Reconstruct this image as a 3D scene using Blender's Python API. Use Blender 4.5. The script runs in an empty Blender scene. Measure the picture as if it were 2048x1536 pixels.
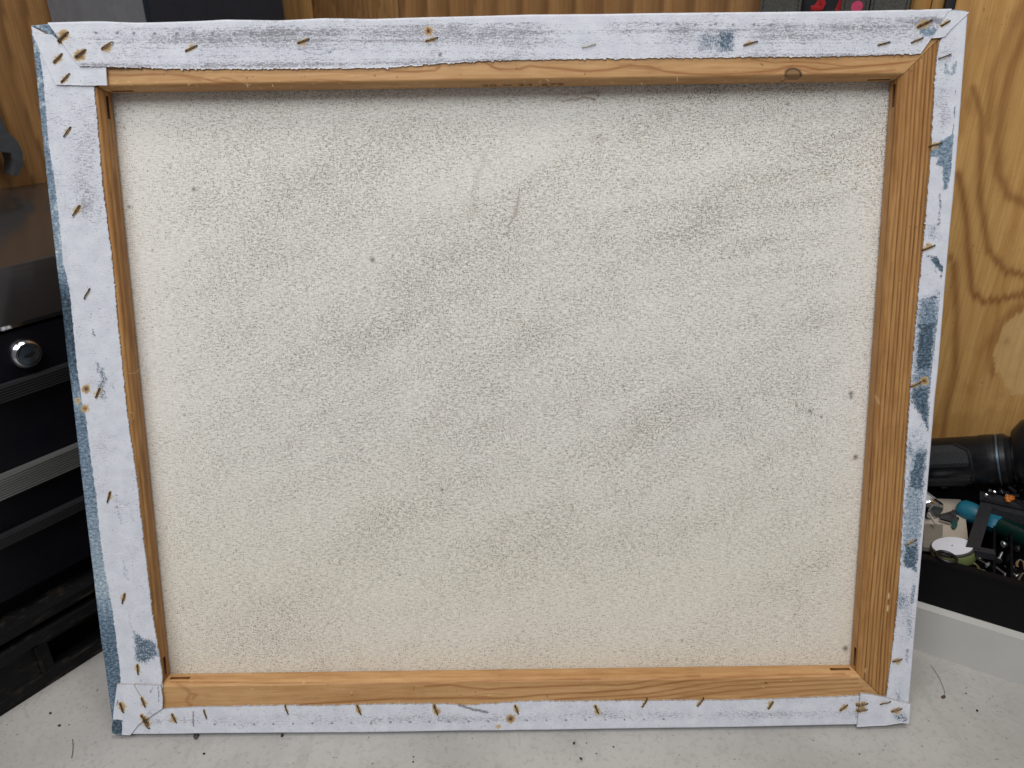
import bpy, bmesh, math, random
import numpy as np
from mathutils import Matrix, Vector
random.seed(7); rng = np.random.default_rng(11)
S = bpy.context.scene
R = math.radians

# ------------------------------------------------------------------ camera
F = 1490.0
CW = np.array([0.31195495, -0.40954126, 0.48130699])
RW = np.array([[0.99989747, -0.01420184, -0.00183469],
               [-0.00429706, -0.41979098, 0.90761064],
               [-0.01365993, -0.90750969, -0.41980896]])
cd = bpy.data.cameras.new('camera'); cam = bpy.data.objects.new('camera', cd)
S.collection.objects.link(cam)
m4 = Matrix.Identity(4)
for i in range(3):
    m4[i][0] = RW[i, 0]; m4[i][1] = -RW[i, 1]; m4[i][2] = -RW[i, 2]; m4[i][3] = CW[i]
cam.matrix_world = m4
cd.sensor_width = 36; cd.lens = F / 2048 * 36; cd.clip_start = 0.02; cd.clip_end = 50
cd.dof.use_dof = True; cd.dof.focus_distance = 0.575; cd.dof.aperture_fstop = 9.0
S.camera = cam
# ------------------------------------------------------------------ light
w = bpy.data.worlds.new('World'); S.world = w; w.use_nodes = True
w.node_tree.nodes['Background'].inputs[0].default_value = (0.90, 0.93, 1.0, 1)
w.node_tree.nodes['Background'].inputs[1].default_value = 0.17
def lamp(name, loc, target, sx, sy, power, col):
    l = bpy.data.lights.new(name, 'AREA'); l.shape = 'RECTANGLE'; l.size = sx; l.size_y = sy
    l.energy = power; l.color = col
    o = bpy.data.objects.new(name, l); S.collection.objects.link(o); o.location = loc
    o.rotation_euler = (Vector(target) - Vector(loc)).to_track_quat('-Z', 'Y').to_euler()
lamp('open_door_light', (-0.15, -1.25, 1.95), (0.3, 0.1, 0.2), 1.7, 1.0, 34, (0.93, 0.96, 1.0))
lamp('ceiling_light', (0.45, -0.25, 2.2), (0.35, 0.1, 0), 0.9, 0.6, 15, (1.0, 0.95, 0.88))
S.view_settings.view_transform = 'Standard'; S.view_settings.look = 'None'
S.view_settings.exposure = 0.0; S.view_settings.gamma = 1.0
S.render.engine = 'CYCLES'

# ------------------------------------------------------------------ helpers
Z3 = np.array([0, 0, 1.0])
def ray(x, y): return RW @ np.array([(x - 1024) / F, (y - 768) / F, 1.0])
def hit(x, y, P, n):                                   # photo point laid on a plane of the place
    d = ray(x, y); return CW + d * (((np.array(P) - CW) @ n) / (d @ n))
def hz(x, y, z): return hit(x, y, (0, 0, z), Z3)       # ... on a level surface at height z
LEAN = R(15); sl, cl = math.sin(LEAN), math.cos(LEAN)
PM = np.array([[1, 0, 0], [0, sl, -cl], [0, cl, sl]])   # canvas frame -> world
RP = PM.T @ RW; CP = PM.T @ CW
def pl(x, y, z=0.0):                                   # photo point -> canvas frame (X right, Y up, at depth z)
    x = np.asarray(x, float); y = np.asarray(y, float)
    d = np.stack([(x - 1024) / F, (y - 768) / F, np.ones_like(x)], -1) @ RP.T
    s = (z - CP[2]) / d[..., 2]
    return (CP + d * s[..., None])[..., :2]
def unpl(X, Y, z=0.0):                                 # canvas frame -> photo point (to read the map of marks)
    P = np.stack([X, Y, np.zeros_like(X) + z], -1) - CP
    c = P @ RP
    return c[..., 0] / c[..., 2] * F + 1024, c[..., 1] / c[..., 2] * F + 768

def srgb(r, g, b): 
    f = lambda c: (c / 255 / 12.92) if c <= 10 else ((c / 255 + .055) / 1.055) ** 2.4
    return (f(r), f(g), f(b), 1)
def vnoise(x, y, seed=0):
    r = np.random.default_rng(seed).random((64, 64))
    xi = np.floor(x).astype(int); yi = np.floor(y).astype(int); fx = x - xi; fy = y - yi
    fx = fx * fx * (3 - 2 * fx); fy = fy * fy * (3 - 2 * fy)
    g = lambda a, b: r[a % 64, b % 64]
    return (g(xi, yi) * (1 - fx) + g(xi + 1, yi) * fx) * (1 - fy) + (g(xi, yi + 1) * (1 - fx) + g(xi + 1, yi + 1) * fx) * fy
def fbm(x, y, seed=0, o=3):
    s = 0; a = .5; t = 0
    for k in range(o): s = s + a * vnoise(x * 2 ** k, y * 2 ** k, seed + k); t += a; a *= .55
    return s / t
def sstep(a, b, x):
    t = np.clip((x - a) / (b - a), 0, 1); return t * t * (3 - 2 * t)
def segdist(px, py, pts):
    d = np.full(np.shape(px), 1e9)
    for (x0, y0), (x1, y1) in zip(pts[:-1], pts[1:]):
        dx, dy = x1 - x0, y1 - y0; L2 = dx * dx + dy * dy + 1e-9
        t = np.clip(((px - x0) * dx + (py - y0) * dy) / L2, 0, 1)
        d = np.minimum(d, np.hypot(px - x0 - t * dx, py - y0 - t * dy))
    return d
def polysd(px, py, pts):                               # >0 inside
    d = segdist(px, py, list(pts) + [pts[0]]); ins = np.zeros(np.shape(px), bool); n = len(pts)
    for i in range(n):
        x0, y0 = pts[i]; x1, y1 = pts[(i + 1) % n]
        c = ((y0 > py) != (y1 > py)) & (px < (x1 - x0) * (py - y0) / (y1 - y0 + 1e-12) + x0); ins ^= c
    return np.where(ins, d, -d)
def spline(pts, n, closed=False):
    p = np.array(pts, float); d = np.r_[0, np.cumsum(np.linalg.norm(np.diff(p, axis=0), axis=1))]
    t = np.linspace(0, d[-1], n)
    return np.stack([np.interp(t, d, p[:, k]) for k in range(p.shape[1])], -1)
def smooth(a, k):
    if k < 2: return a
    pad = np.pad(a, (k, k), mode='edge'); w_ = np.hanning(2 * k + 1); w_ /= w_.sum()
    return np.convolve(pad, w_, 'valid')

def link(o, parent=None):
    S.collection.objects.link(o)
    if parent is not None: o.parent = parent
    return o
def thing(name, label, cat, loc=(0, 0, 0), rz=0, group=None):
    o = bpy.data.objects.new(name, None); o.empty_display_size = .02; link(o); o.location = loc; o.rotation_euler = (0, 0, rz)
    o['label'] = label; o['category'] = cat
    if group: o['group'] = group
    return o
def tag(o, label, cat, group=None):
    o['label'] = label; o['category'] = cat
    if group: o['group'] = group
    return o
def mesh_obj(name, verts, faces, mat, parent=None, shade=False, attrs=None):
    me = bpy.data.meshes.new(name)
    if isinstance(verts, np.ndarray) and isinstance(faces, np.ndarray):
        me.from_pydata([], [], []); nv, nf = len(verts), len(faces); k = faces.shape[1]
        me.vertices.add(nv); me.vertices.foreach_set('co', verts.astype(np.float32).ravel())
        me.loops.add(nf * k); me.loops.foreach_set('vertex_index', faces.astype(np.int32).ravel())
        me.polygons.add(nf); me.polygons.foreach_set('loop_start', np.arange(0, nf * k, k, dtype=np.int32))
        me.polygons.foreach_set('loop_total', np.full(nf, k, np.int32))
        me.update(calc_edges=True); me.validate()
    else:
        me.from_pydata([tuple(v) for v in verts], [], [tuple(f) for f in faces]); me.update()
    if attrs:
        for nme, arr in attrs.items():
            a = me.attributes.new(nme, 'FLOAT', 'POINT'); a.data.foreach_set('value', np.asarray(arr, np.float32).ravel())
    if shade: me.polygons.foreach_set('use_smooth', np.ones(len(me.polygons), bool))
    me.materials.append(mat)
    return link(bpy.data.objects.new(name, me), parent)
def bm_obj(name, bm, mat, parent=None, bevel=0, seg=2, smooth_=True):
    if bevel:
        es = [e for e in bm.edges if len(e.link_faces) == 2 and e.calc_face_angle(0) > .5]
        bmesh.ops.bevel(bm, geom=es, offset=bevel, segments=seg, affect='EDGES', profile=.5, clamp_overlap=True)
    bmesh.ops.recalc_face_normals(bm, faces=bm.faces)
    me = bpy.data.meshes.new(name); bm.to_mesh(me); bm.free(); me.materials.append(mat)
    if smooth_:
        me.polygons.foreach_set('use_smooth', np.ones(len(me.polygons), bool))
        me.set_sharp_from_angle(angle=R(35))
    return link(bpy.data.objects.new(name, me), parent)
def box_bm(x0, x1, y0, y1, z0, z1, bm=None):
    bm = bm or bmesh.new()
    v = [bm.verts.new(p) for p in [(x0, y0, z0), (x1, y0, z0), (x1, y1, z0), (x0, y1, z0), (x0, y0, z1), (x1, y0, z1), (x1, y1, z1), (x0, y1, z1)]]
    for f in [(0, 3, 2, 1), (4, 5, 6, 7), (0, 1, 5, 4), (1, 2, 6, 5), (2, 3, 7, 6), (3, 0, 4, 7)]: bm.faces.new([v[i] for i in f])
    return bm
def box(name, x0, x1, y0, y1, z0, z1, mat, parent=None, bevel=.001): return bm_obj(name, box_bm(x0, x1, y0, y1, z0, z1), mat, parent, bevel)
def prism_bm(pts, O, U, V, N, depth):                   # polygon in plane (U,V) pushed along N
    bm = bmesh.new(); O, U, V, N = map(np.array, (O, U, V, N))
    a = [bm.verts.new(O + U * p[0] + V * p[1]) for p in pts]; b = [bm.verts.new(O + U * p[0] + V * p[1] + N * depth) for p in pts]
    bm.faces.new(a); bm.faces.new(b[::-1]); n = len(pts)
    for i in range(n): bm.faces.new([a[i], b[i], b[(i + 1) % n], a[(i + 1) % n]])
    return bm
def tube_bm(pts, rad, sides=8, bm=None, squash=1.0, up=None):
    bm = bm or bmesh.new(); pts = [Vector(p) for p in pts]; n = len(pts)
    rad = [float(q) for q in rad] if hasattr(rad, '__len__') else [float(rad)] * n
    rings = []; prev = None
    for i, p in enumerate(pts):
        t = (pts[min(i + 1, n - 1)] - pts[max(i - 1, 0)]).normalized()
        u = Vector(up) if up is not None else (prev if prev is not None else Vector((0, 0, 1)) if abs(t.z) < .9 else Vector((1, 0, 0)))
        s = t.cross(u).normalized(); u = s.cross(t).normalized(); prev = u
        rings.append([bm.verts.new(p + rad[i] * (s * math.cos(2 * math.pi * k / sides) + u * squash * math.sin(2 * math.pi * k / sides))) for k in range(sides)])
    for a, b in zip(rings[:-1], rings[1:]):
        for k in range(sides): bm.faces.new([a[k], a[(k + 1) % sides], b[(k + 1) % sides], b[k]])
    bm.faces.new(rings[0][::-1]); bm.faces.new(rings[-1])
    return bm
def lathe_bm(O, A, prof, sides=40):                     # profile (distance along axis A, radius)
    O, A = Vector(O), Vector(A).normalized(); u = A.cross(Vector((0, 0, 1)) if abs(A.z) < .9 else Vector((1, 0, 0))).normalized(); v = A.cross(u)
    bm = bmesh.new(); rings = []
    for d, r in [(float(q[0]), float(q[1])) for q in prof]: rings.append([bm.verts.new(O + A * d + r * (u * math.cos(2 * math.pi * k / sides) + v * math.sin(2 * math.pi * k / sides))) for k in range(sides)])
    for a, b in zip(rings[:-1], rings[1:]):
        for k in range(sides): bm.faces.new([a[k], a[(k + 1) % sides], b[(k + 1) % sides], b[k]])
    bm.faces.new(rings[0][::-1]); bm.faces.new(rings[-1]); return bm

# ------------------------------------------------------------------ material helpers
class NT:
    def __init__(s, name, rough=.6, spec=.5, metal=0, color=None):
        s.m = bpy.data.materials.new(name); s.m.use_nodes = True; s.n = s.m.node_tree.nodes; s.l = s.m.node_tree.links
        s.b = s.n['Principled BSDF']; s.b.inputs['Roughness'].default_value = rough; s.b.inputs['Metallic'].default_value = metal
        s.b.inputs['Specular IOR Level'].default_value = spec
        if color: s.b.inputs['Base Color'].default_value = color
        s.co = s.n.new('ShaderNodeTexCoord').outputs['Object']
    def put(s, sock, v):
        if isinstance(v, bpy.types.NodeSocket): s.l.new(v, sock)
        elif v is not None: sock.default_value = v
    def map(s, sc, rot=(0, 0, 0), v=None):
        n = s.n.new('ShaderNodeMapping'); n.inputs['Scale'].default_value = sc; n.inputs['Rotation'].default_value = rot; s.l.new(v or s.co, n.inputs[0]); return n.outputs[0]
    def noise(s, v, scale=1, detail=3, rough=.55, dist=0):
        n = s.n.new('ShaderNodeTexNoise'); s.l.new(v, n.inputs['Vector']); n.inputs['Scale'].default_value = scale; n.inputs['Detail'].default_value = detail
        n.inputs['Roughness'].default_value = rough; n.inputs['Distortion'].default_value = dist; return n.outputs['Fac']
    def voro(s, v, scale=1):
        n = s.n.new('ShaderNodeTexVoronoi'); s.l.new(v, n.inputs['Vector']); n.inputs['Scale'].default_value = scale; return n.outputs['Distance'], n.outputs['Color']
    def ramp(s, f, stops, interp='LINEAR'):
        n = s.n.new('ShaderNodeValToRGB'); s.l.new(f, n.inputs[0]); e = n.color_ramp.elements; n.color_ramp.interpolation = interp
        while len(e) < len(stops): e.new(.5)
        for k, (p, c) in enumerate(stops):
            e[k].position = p; e[k].color = c if hasattr(c, '__len__') else (c, c, c, 1)
        return n.outputs[0]
    def step(s, f, a, b): 
        n = s.n.new('ShaderNodeMapRange'); n.interpolation_type = 'SMOOTHSTEP'; s.put(n.inputs[0], f); s.put(n.inputs[1], a); s.put(n.inputs[2], b); return n.outputs[0]
    def mix(s, f, a, b, mode='MIX'):
        n = s.n.new('ShaderNodeMix'); n.data_type = 'RGBA'; n.blend_type = mode; s.put(n.inputs[0], f); s.put(n.inputs[6], a); s.put(n.inputs[7], b); return n.outputs[2]
    def math(s, op, a, b=None, c=None):
        n = s.n.new('ShaderNodeMath'); n.operation = op; s.put(n.inputs[0], a); s.put(n.inputs[1], b)
        if c is not None: s.put(n.inputs[2], c)
        return n.outputs[0]
    def attr(s, name): n = s.n.new('ShaderNodeAttribute'); n.attribute_name = name; return n.outputs['Fac']
    def bump(s, h, dist=.0002, strength=1, normal=None):
        n = s.n.new('ShaderNodeBump'); s.l.new(h, n.inputs['Height']); n.inputs['Distance'].default_value = dist; n.inputs['Strength'].default_value = strength
        if normal: s.l.new(normal, n.inputs['Normal'])
        s.l.new(n.outputs[0], s.b.inputs['Normal']); return n.outputs[0]
    def col(s, c): s.put(s.b.inputs['Base Color'], c)
    def rough(s, c): s.put(s.b.inputs['Roughness'], c)

# primed cotton turned over the bars: gesso white, brushed blue paint, grime, painted edge shade, rust round the staples
def cloth_material():
    t = NT('primed_cotton', .75, .25)
    th = t.noise(t.map((260, 1500, 1)), 1, 2); tv = t.noise(t.map((1500, 260, 1)), 1, 2)
    fine = t.noise(t.map((900, 900, 900)), 1, 3, .6); mid = t.noise(t.map((90, 90, 90)), 1, 4, .6)
    base = t.mix(t.step(mid, .3, .7), srgb(205, 206, 214), srgb(217, 218, 224))
    base = t.mix(t.math('MULTIPLY', t.step(tv, .56, .75), .25), base, srgb(165, 165, 175))
    dirt_and_shade = t.attr('dirt_and_shade')
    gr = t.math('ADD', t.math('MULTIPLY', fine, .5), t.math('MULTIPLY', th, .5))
    dm = t.step(t.math('ADD', gr, t.math('MULTIPLY', dirt_and_shade, .33)), .60, .84)
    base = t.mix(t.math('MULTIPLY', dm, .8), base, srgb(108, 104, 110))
    sp = t.step(t.noise(t.map((520, 520, 520)), 1, 1), .73, .80)
    base = t.mix(t.math('MULTIPLY', sp, .6), base, srgb(110, 105, 105))
    # paint
    s1 = t.noise(t.map((1300, 420, 1), (0, 0, R(28))), 1, 4, .7); s2 = t.noise(t.map((340, 900, 1), (0, 0, R(-12))), 1, 4, .7)
    pn = t.math('ADD', t.math('MULTIPLY', s1, .55), t.math('MULTIPLY', s2, .45))
    pa = t.attr('paint'); pm = t.step(t.math('ADD', pa, t.math('MULTIPLY', t.math('SUBTRACT', pn, .5), 3.4)), .14, .78)
    tone = t.math('ADD', t.attr('tone'), t.math('MULTIPLY', t.math('SUBTRACT', t.noise(t.map((420, 620, 420)), 1, 5, .7), .5), 1.7))
    pc = t.ramp(tone, [(.0, srgb(40, 50, 60)), (.28, srgb(74, 92, 106)), (.5, srgb(116, 134, 152)), (.75, srgb(156, 170, 178)), (1, srgb(200, 210, 214))])
    c = t.mix(pm, base, pc)
    # rust
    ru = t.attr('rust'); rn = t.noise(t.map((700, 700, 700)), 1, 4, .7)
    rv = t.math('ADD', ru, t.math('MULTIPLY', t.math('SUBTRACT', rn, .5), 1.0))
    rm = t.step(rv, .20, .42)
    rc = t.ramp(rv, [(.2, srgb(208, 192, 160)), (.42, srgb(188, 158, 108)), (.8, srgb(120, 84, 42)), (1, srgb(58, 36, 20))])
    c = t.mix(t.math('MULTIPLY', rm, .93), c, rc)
    t.col(c)
    h = t.math('ADD', t.math('MULTIPLY', th, .6), t.math('ADD', t.math('MULTIPLY', tv, .4), t.math('MULTIPLY', fine, .5)))
    t.bump(h, .00035, .6)
    return t.m
def canvas_material():
    t = NT('raw_canvas', .9, .1)
    th = t.noise(t.map((210, 1750, 1)), 1, 2); tv = t.noise(t.map((1750, 260, 1)), 1, 2)
    f1 = t.noise(t.map((1150, 1400, 1), (0, 0, .1)), 1, 2, .6); f2 = t.noise(t.map((380, 560, 1)), 1, 2, .6)
    base = t.mix(t.step(th, .38, .62), srgb(233, 230, 222), srgb(215, 210, 201))
    base = t.mix(t.math('MULTIPLY', t.step(tv, .48, .66), .22), base, srgb(186, 181, 171))
    v = t.math('ADD', t.math('MULTIPLY', f1, .75), t.math('MULTIPLY', f2, .25))
    v = t.math('ADD', v, t.math('MULTIPLY', t.math('SUBTRACT', t.math('ADD', th, tv), 1.0), .13))
    v = t.math('ADD', v, t.math('MULTIPLY', t.attr('dense'), .072))
    sm = t.step(v, .525, .61)
    hue = t.ramp(t.noise(t.map((150, 150, 1)), 1, 2), [(.35, srgb(112, 101, 80)), (.5, srgb(98, 91, 80)), (.65, srgb(126, 106, 72))])
    c = t.mix(t.math('MULTIPLY', sm, .88), base, hue)
    sn = t.step(t.math('ADD', t.attr('stain'), t.math('MULTIPLY', t.math('SUBTRACT', f1, .5), .9)), .12, .9)
    c = t.mix(sn, c, srgb(122, 98, 76))
    c = t.mix(t.attr('spot'), c, srgb(62, 52, 46))
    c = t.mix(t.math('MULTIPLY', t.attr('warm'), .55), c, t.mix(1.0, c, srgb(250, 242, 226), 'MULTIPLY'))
    t.col(c)
    t.bump(t.math('ADD', th, tv), .0003, .3)
    return t.m
def wood_material(name, c0, c1, late, fib=(60, 900, 60), rough=.55, spec=.3):
    t = NT(name, rough, spec)
    f = t.noise(t.map(fib), 1, 4, .6); f2 = t.noise(t.map(tuple(k * .15 for k in fib)), 1, 3)
    c = t.mix(t.step(f, .3, .7), c0, c1)
    c = t.mix(t.math('MULTIPLY', t.step(f2, .38, .66), .6), c, t.mix(1.0, c, (.74, .66, .56, 1), 'MULTIPLY')); c = t.mix(t.math('MULTIPLY', t.step(t.noise(t.map((28, 28, 28)), 1, 5, .7), .5, .72), .35), c, t.mix(1.0, c, (.66, .62, .58, 1), 'MULTIPLY'))
    la = t.attr('late'); la = t.math('MULTIPLY', la, t.math('ADD', .7, t.math('MULTIPLY', f, .6)))
    c = t.mix(la, c, late)
    c = t.mix(t.attr('knot'), c, srgb(52, 38, 28))
    c = t.mix(t.math('MULTIPLY', t.step(t.noise(t.map((330, 330, 330)), 1, 1), .74, .8), .5), c, srgb(90, 60, 36))
    c = t.mix(t.attr('chip'), c, srgb(218, 190, 142))
    t.col(c); t.bump(t.math('ADD', f, la), .0002, .5); return t.m
def simple(name, c, rough=.5, spec=.5, metal=0, var=.25, scale=60, bump=.0003, coat=0):
    t = NT(name, rough, spec, metal); n = t.noise(t.co, scale, 5, .65)
    d = tuple(k * (1 - var) for k in c[:3]) + (1,)
    t.col(t.mix(t.step(n, .35, .68), d, c)); t.rough(t.math('ADD', rough - .08, t.math('MULTIPLY', n, .2)))
    t.bump(n, bump, .35)
    if coat: t.b.inputs['Coat Weight'].default_value = coat; t.b.inputs['Coat Roughness'].default_value = .06
    return t.m
M_cloth = cloth_material(); M_canvas = canvas_material()
M_bar_h = wood_material('stretcher_pine_across', srgb(199, 157, 109), srgb(184, 140, 91), srgb(142, 88, 46), (50, 800, 300))
M_bar_v = wood_material('stretcher_pine_upright', srgb(186, 140, 86), srgb(166, 120, 69), srgb(100, 62, 32), (800, 50, 300))
M_ply = wood_material('plywood_face', srgb(208, 163, 100), srgb(192, 146, 84), srgb(140, 94, 50), (700, 700, 22), .6, .25)
M_ply_dark = wood_material('plywood_face_brown', srgb(168, 126, 80), srgb(150, 110, 66), srgb(106, 72, 42), (600, 600, 20), .55, .25)
M_front = simple('painted_front', srgb(90, 120, 145), .6, .3, 0, .5, 40)

# ================================================================== SETTING
def grid_plane(O, U, V, nu, nv, lu, lv):
    a, b = np.meshgrid(np.linspace(lu[0], lu[1], nu), np.linspace(lv[0], lv[1], nv), indexing='ij')
    P = np.array(O) + a[..., None] * np.array(U) + b[..., None] * np.array(V)
    idx = np.arange(nu * nv).reshape(nu, nv)
    f = np.stack([idx[:-1, :-1], idx[1:, :-1], idx[1:, 1:], idx[:-1, 1:]], -1).reshape(-1, 4)
    return P.reshape(-1, 3), f, a.ravel(), b.ravel()
def w2px(P):
    c = (P - CW) @ RW; return c[:, 0] / c[:, 2] * F + 1024, c[:, 1] / c[:, 2] * F + 768
BZ = -0.0052
def bench_material():
    t = NT('painted_bench_grey', .55, .35)
    n1 = t.noise(t.co, 9, 5, .6); n2 = t.noise(t.co, 260, 3, .6)
    c = t.mix(t.step(n1, .35, .65), srgb(161, 158, 153), srgb(175, 172, 167))
    c = t.mix(t.math('MULTIPLY', t.step(n2, .5, .7), .22), c, srgb(112, 109, 104))
    sp = t.step(t.noise(t.map((330, 330, 330)), 1, 2, .5), .70, .76); c = t.mix(t.math('MULTIPLY', sp, .6), c, srgb(84, 76, 70))
    d, vc = t.voro(t.map((95, 95, 95)), 1); dots = t.step(d, .10, .05); c = t.mix(t.math('MULTIPLY', dots, t.step(t.noise(t.co, 28, 2), .50, .62)), c, srgb(48, 42, 40))
    st = t.step(t.noise(t.map((26, 40, 20)), 1, 5, .7), .66, .78); c = t.mix(t.math('MULTIPLY', st, .6), c, srgb(128, 114, 94)); sm2 = t.step(t.noise(t.map((60, 14, 20), (0, 0, .4)), 1, 5, .7), .55, .75); c = t.mix(t.math('MULTIPLY', sm2, .3), c, srgb(132, 128, 122))
    pale = t.step(t.noise(t.map((18, 30, 20), (0, 0, .6)), 1, 5, .7), .62, .75); c = t.mix(t.math('MULTIPLY', pale, .5), c, srgb(184, 183, 178))
    t.col(c); t.bump(t.math('ADD', n2, t.math('MULTIPLY', n1, 2)), .0006, .5); return t.m
o = box('bench_top', -1.6, 1.9, -.75, 1.6, BZ - .04, BZ, bench_material(), None, .002); o['kind'] = 'structure'

# left wall face line (behind the tool chest) and right wall face line
A0 = hz(0, 1420, 0); DL = np.array([0.56467504, 0.82531334, 0]); NL = np.array([-DL[1], DL[0], 0])     # NL points away from the viewer
RZL = math.atan2(DL[1], DL[0])
DR = np.array([0.857386451, -0.514673172, 0]); NR = np.array([-DR[1], DR[0], 0])                       # right wall
WALL_L = A0 + NL * .337
def knots_attrs(n): return np.zeros(n)
def wood_sheet(name, O, U, V, N, lu, lv, thick, mat, late_fn, step_=.004, parent=None):
    nu = max(3, int((lu[1] - lu[0]) / step_) + 1); nv = max(3, int((lv[1] - lv[0]) / step_) + 1)
    P, f, a, b = grid_plane(O, U, V, nu, nv, lu, lv)
    idx = np.arange(nu * nv).reshape(nu, nv)
    ring = np.r_[idx[:, 0], idx[-1, 1:], idx[-2::-1, -1], idx[0, -2:0:-1]]
    n0 = len(P); P2 = P[ring] + np.array(N) * thick; k = len(ring); r2 = n0 + np.arange(k)
    sf = np.stack([ring, r2, np.roll(r2, -1), np.roll(ring, -1)], -1)
    q_ = late_fn(P, a, b); late, knot = q_[0], q_[1]; pale = q_[2] if len(q_) > 2 else np.zeros(len(a)); z = np.zeros(k)
    P = np.r_[P, P2]; f = np.r_[f, sf]
    # back as one quad of the corners
    cnr = [0, nu - 1, nu - 1 + nv - 1, 2 * (nu - 1) + nv - 1]; f = np.r_[f, np.array([[n0 + c for c in cnr]])]
    return mesh_obj(name, P, f, mat, parent, False, {'late': np.r_[late, z + late.mean()], 'knot': np.r_[knot, z], 'chip': np.r_[pale, z]})
def bands(u, v, spacing, seed, wob=.25, sharp=3):
    ph = u / spacing + wob * 4 * (fbm(v * 3, u * 5, seed, 2) - .5) + wob * 6 * (fbm(v * .8 + 3, u * .5, seed + 9, 2) - .5)
    fr = ph - np.floor(ph); return np.clip(fr ** sharp * (1 - sstep(.93, 1, fr)), 0, 1)

def late_left(P, a, b):
    return bands(a + .12 * b + .01 * np.sin(b * 18), b, .026, 3, .35, 2.0) * .9, np.zeros(len(a))
o = wood_sheet('plywood_panel', WALL_L + Z3 * (BZ + .002), DL, Z3, NL, (-.3, .50), (0, 1.1), .018, M_ply_dark, late_left, .004)
tag(o, 'brown plywood wall panel behind the black tool chest with the steel bracket', 'wall panel')

RWALL = NR * .66
def rw(x, y=10, d=.66): return hit(x, y, NR * d, NR)
def su(P): return float((P - RWALL) @ DR)
u565, u612, u785, u1518, u1820, u1868, u1890 = [su(rw(x)) for x in (565, 612, 785, 1518, 1822, 1866, 1888)]
lb = lambda sp, seed, k=.8: (lambda P, a, b: (bands(a + .02 * np.sin(b * 6 + seed), b, sp, seed, .12, 1.6) * k, np.zeros(len(a))))
ztop = 1.1
o = wood_sheet('wood_board', RWALL + Z3 * (BZ + .002), DR, Z3, NR, (u565, u612 - .001), (0, ztop), .03, M_ply, lb(.012, 5, .5), .006)
tag(o, 'pale narrow board edge beside the dark navy case', 'board')
o = wood_sheet('wood_board', RWALL + NR * .012 + Z3 * (BZ + .002), DR, Z3, NR, (u612, u785), (0, ztop), .02, M_ply_dark, lb(.009, 6, .7), .004)
tag(o, 'dull brown close-grained board, second from the dark navy case', 'board')
o = wood_sheet('wood_board', RWALL + NR * .01 + Z3 * (BZ + .002), DR, Z3, NR, (u785 + .001, u1890 + .5), (0, ztop), .02, M_ply_dark, lb(.035, 7, .9), .005)
tag(o, 'wide orange striped board behind the top edge of the canvas', 'board')
o = wood_sheet('wood_board', RWALL - NR * .01 + Z3 * (BZ + .002), DR, Z3, NR, (u1820, u1868 - .0015), (0, ztop), .018, M_ply, lb(.014, 8, .5), .006)
tag(o, 'narrow wood strip right of the grey webbing straps', 'board')
o = wood_sheet('wood_board', RWALL - NR * .014 + Z3 * (BZ + .002), DR, Z3, NR, (u1868, u1890), (0, ztop), .02, M_ply, lb(.02, 9, .4), .006)
tag(o, 'slim upright wood strip beside the black gap and big plywood panel', 'board')
# big plywood panel at the right, nearer
DP = .60
POff = NR * DP
up0 = float((hit(1911, 10, POff, NR) - POff) @ DR)
lines = [([(2070, 30), (2048, 72), (2024, 130), (2007, 202), (1995, 277), (1995, 345), (2017, 391), (2070, 415)], 11, .75),
         ([(1916, 348), (1923, 375), (1933, 450), (1936, 508), (1943, 579), (1965, 605), (2024, 596), (2070, 575)], 8, .9),
         ([(1946, 176), (1963, 235), (1962, 293), (1959, 391), (1968, 450), (1977, 500), (2012, 544), (2070, 556)], 8.5, .85),
         ([(1900, 515), (1909, 532), (1913, 626), (1910, 743), (1892, 825), (1886, 875)], 8, .8),
         ([(2070, 590), (2040, 614), (2005, 645), (1984, 690), (1984, 740)], 12, .7),
         ([(1940, 0), (1935, 80), (1925, 160), (1912, 260)], 15, .55), ([(2070, -40), (2030, 40), (1985, 150), (1975, 260)], 12, .6)]
def late_shade_right(P, a, b):
    px, py = w2px(P); px = px + 5 * (fbm(a * 300, b * 25, 4) - .5); py = py + 34 * (fbm(a * 420, b * 9, 8, 2) - .5) * sstep(380, 500, py)
    L = np.zeros(len(a))
    for pts, wd, k in lines:
        d = segdist(px, py, pts); L = np.maximum(L, k * np.exp(-(d / wd) ** 2))
    isl = polysd(px, py, [(2070, 590), (2048, 614), (2012, 649), (1986, 702), (1991, 743), (2024, 793), (2070, 775)])
    L = np.where(isl > 0, L * .12, L); L = np.maximum(L, .15 * sstep(-60, -5, isl) * (isl < 0))
    L = np.maximum(L, .55 * np.exp(-((px - 1936) / 16) ** 2 - ((py - 205) / 32) ** 2))
    L = np.maximum(L, .8 * np.exp(-((px - 2014) / 6) ** 2 - ((py - 685) / 9) ** 2))
    far = sstep(2060, 2120, px) + sstep(-60, -140, -(-py)) * 0
    L = np.maximum(L, far * bands(a, b, .05, 12, .6, 2))
    L = np.maximum(L, .25 * sstep(830, 850, py + (px - 1880) * .2))  # shade across the panel foot, painted in with the grain
    return L, np.zeros(len(a)), .26 * sstep(-1, 3, isl)
o = wood_sheet('plywood_panel', POff + Z3 * .045, DR, Z3, NR, (up0, up0 + .36), (0, .75), .012, M_ply, late_shade_right, .0017)
tag(o, 'large yellow plywood panel with looping grain rising behind the flashlight', 'wall panel')
M_black = simple('black_paint_matt', (.008, .008, .010, 1), .5, .4)
u0, u1 = [float((hit(x, 10, POff, NR) - POff) @ DR) for x in (1889, 1910)]
o = bm_obj('gap_dark_strip', prism_bm([(u0, .05), (u1 - .001, .05), (u1 - .001, .9), (u0, .9)], POff + NR * .02, DR, Z3, NR, .012), simple('gap_dark', srgb(34, 38, 44), .5), None)  # dark strip added to stand in for the dark gap
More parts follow.
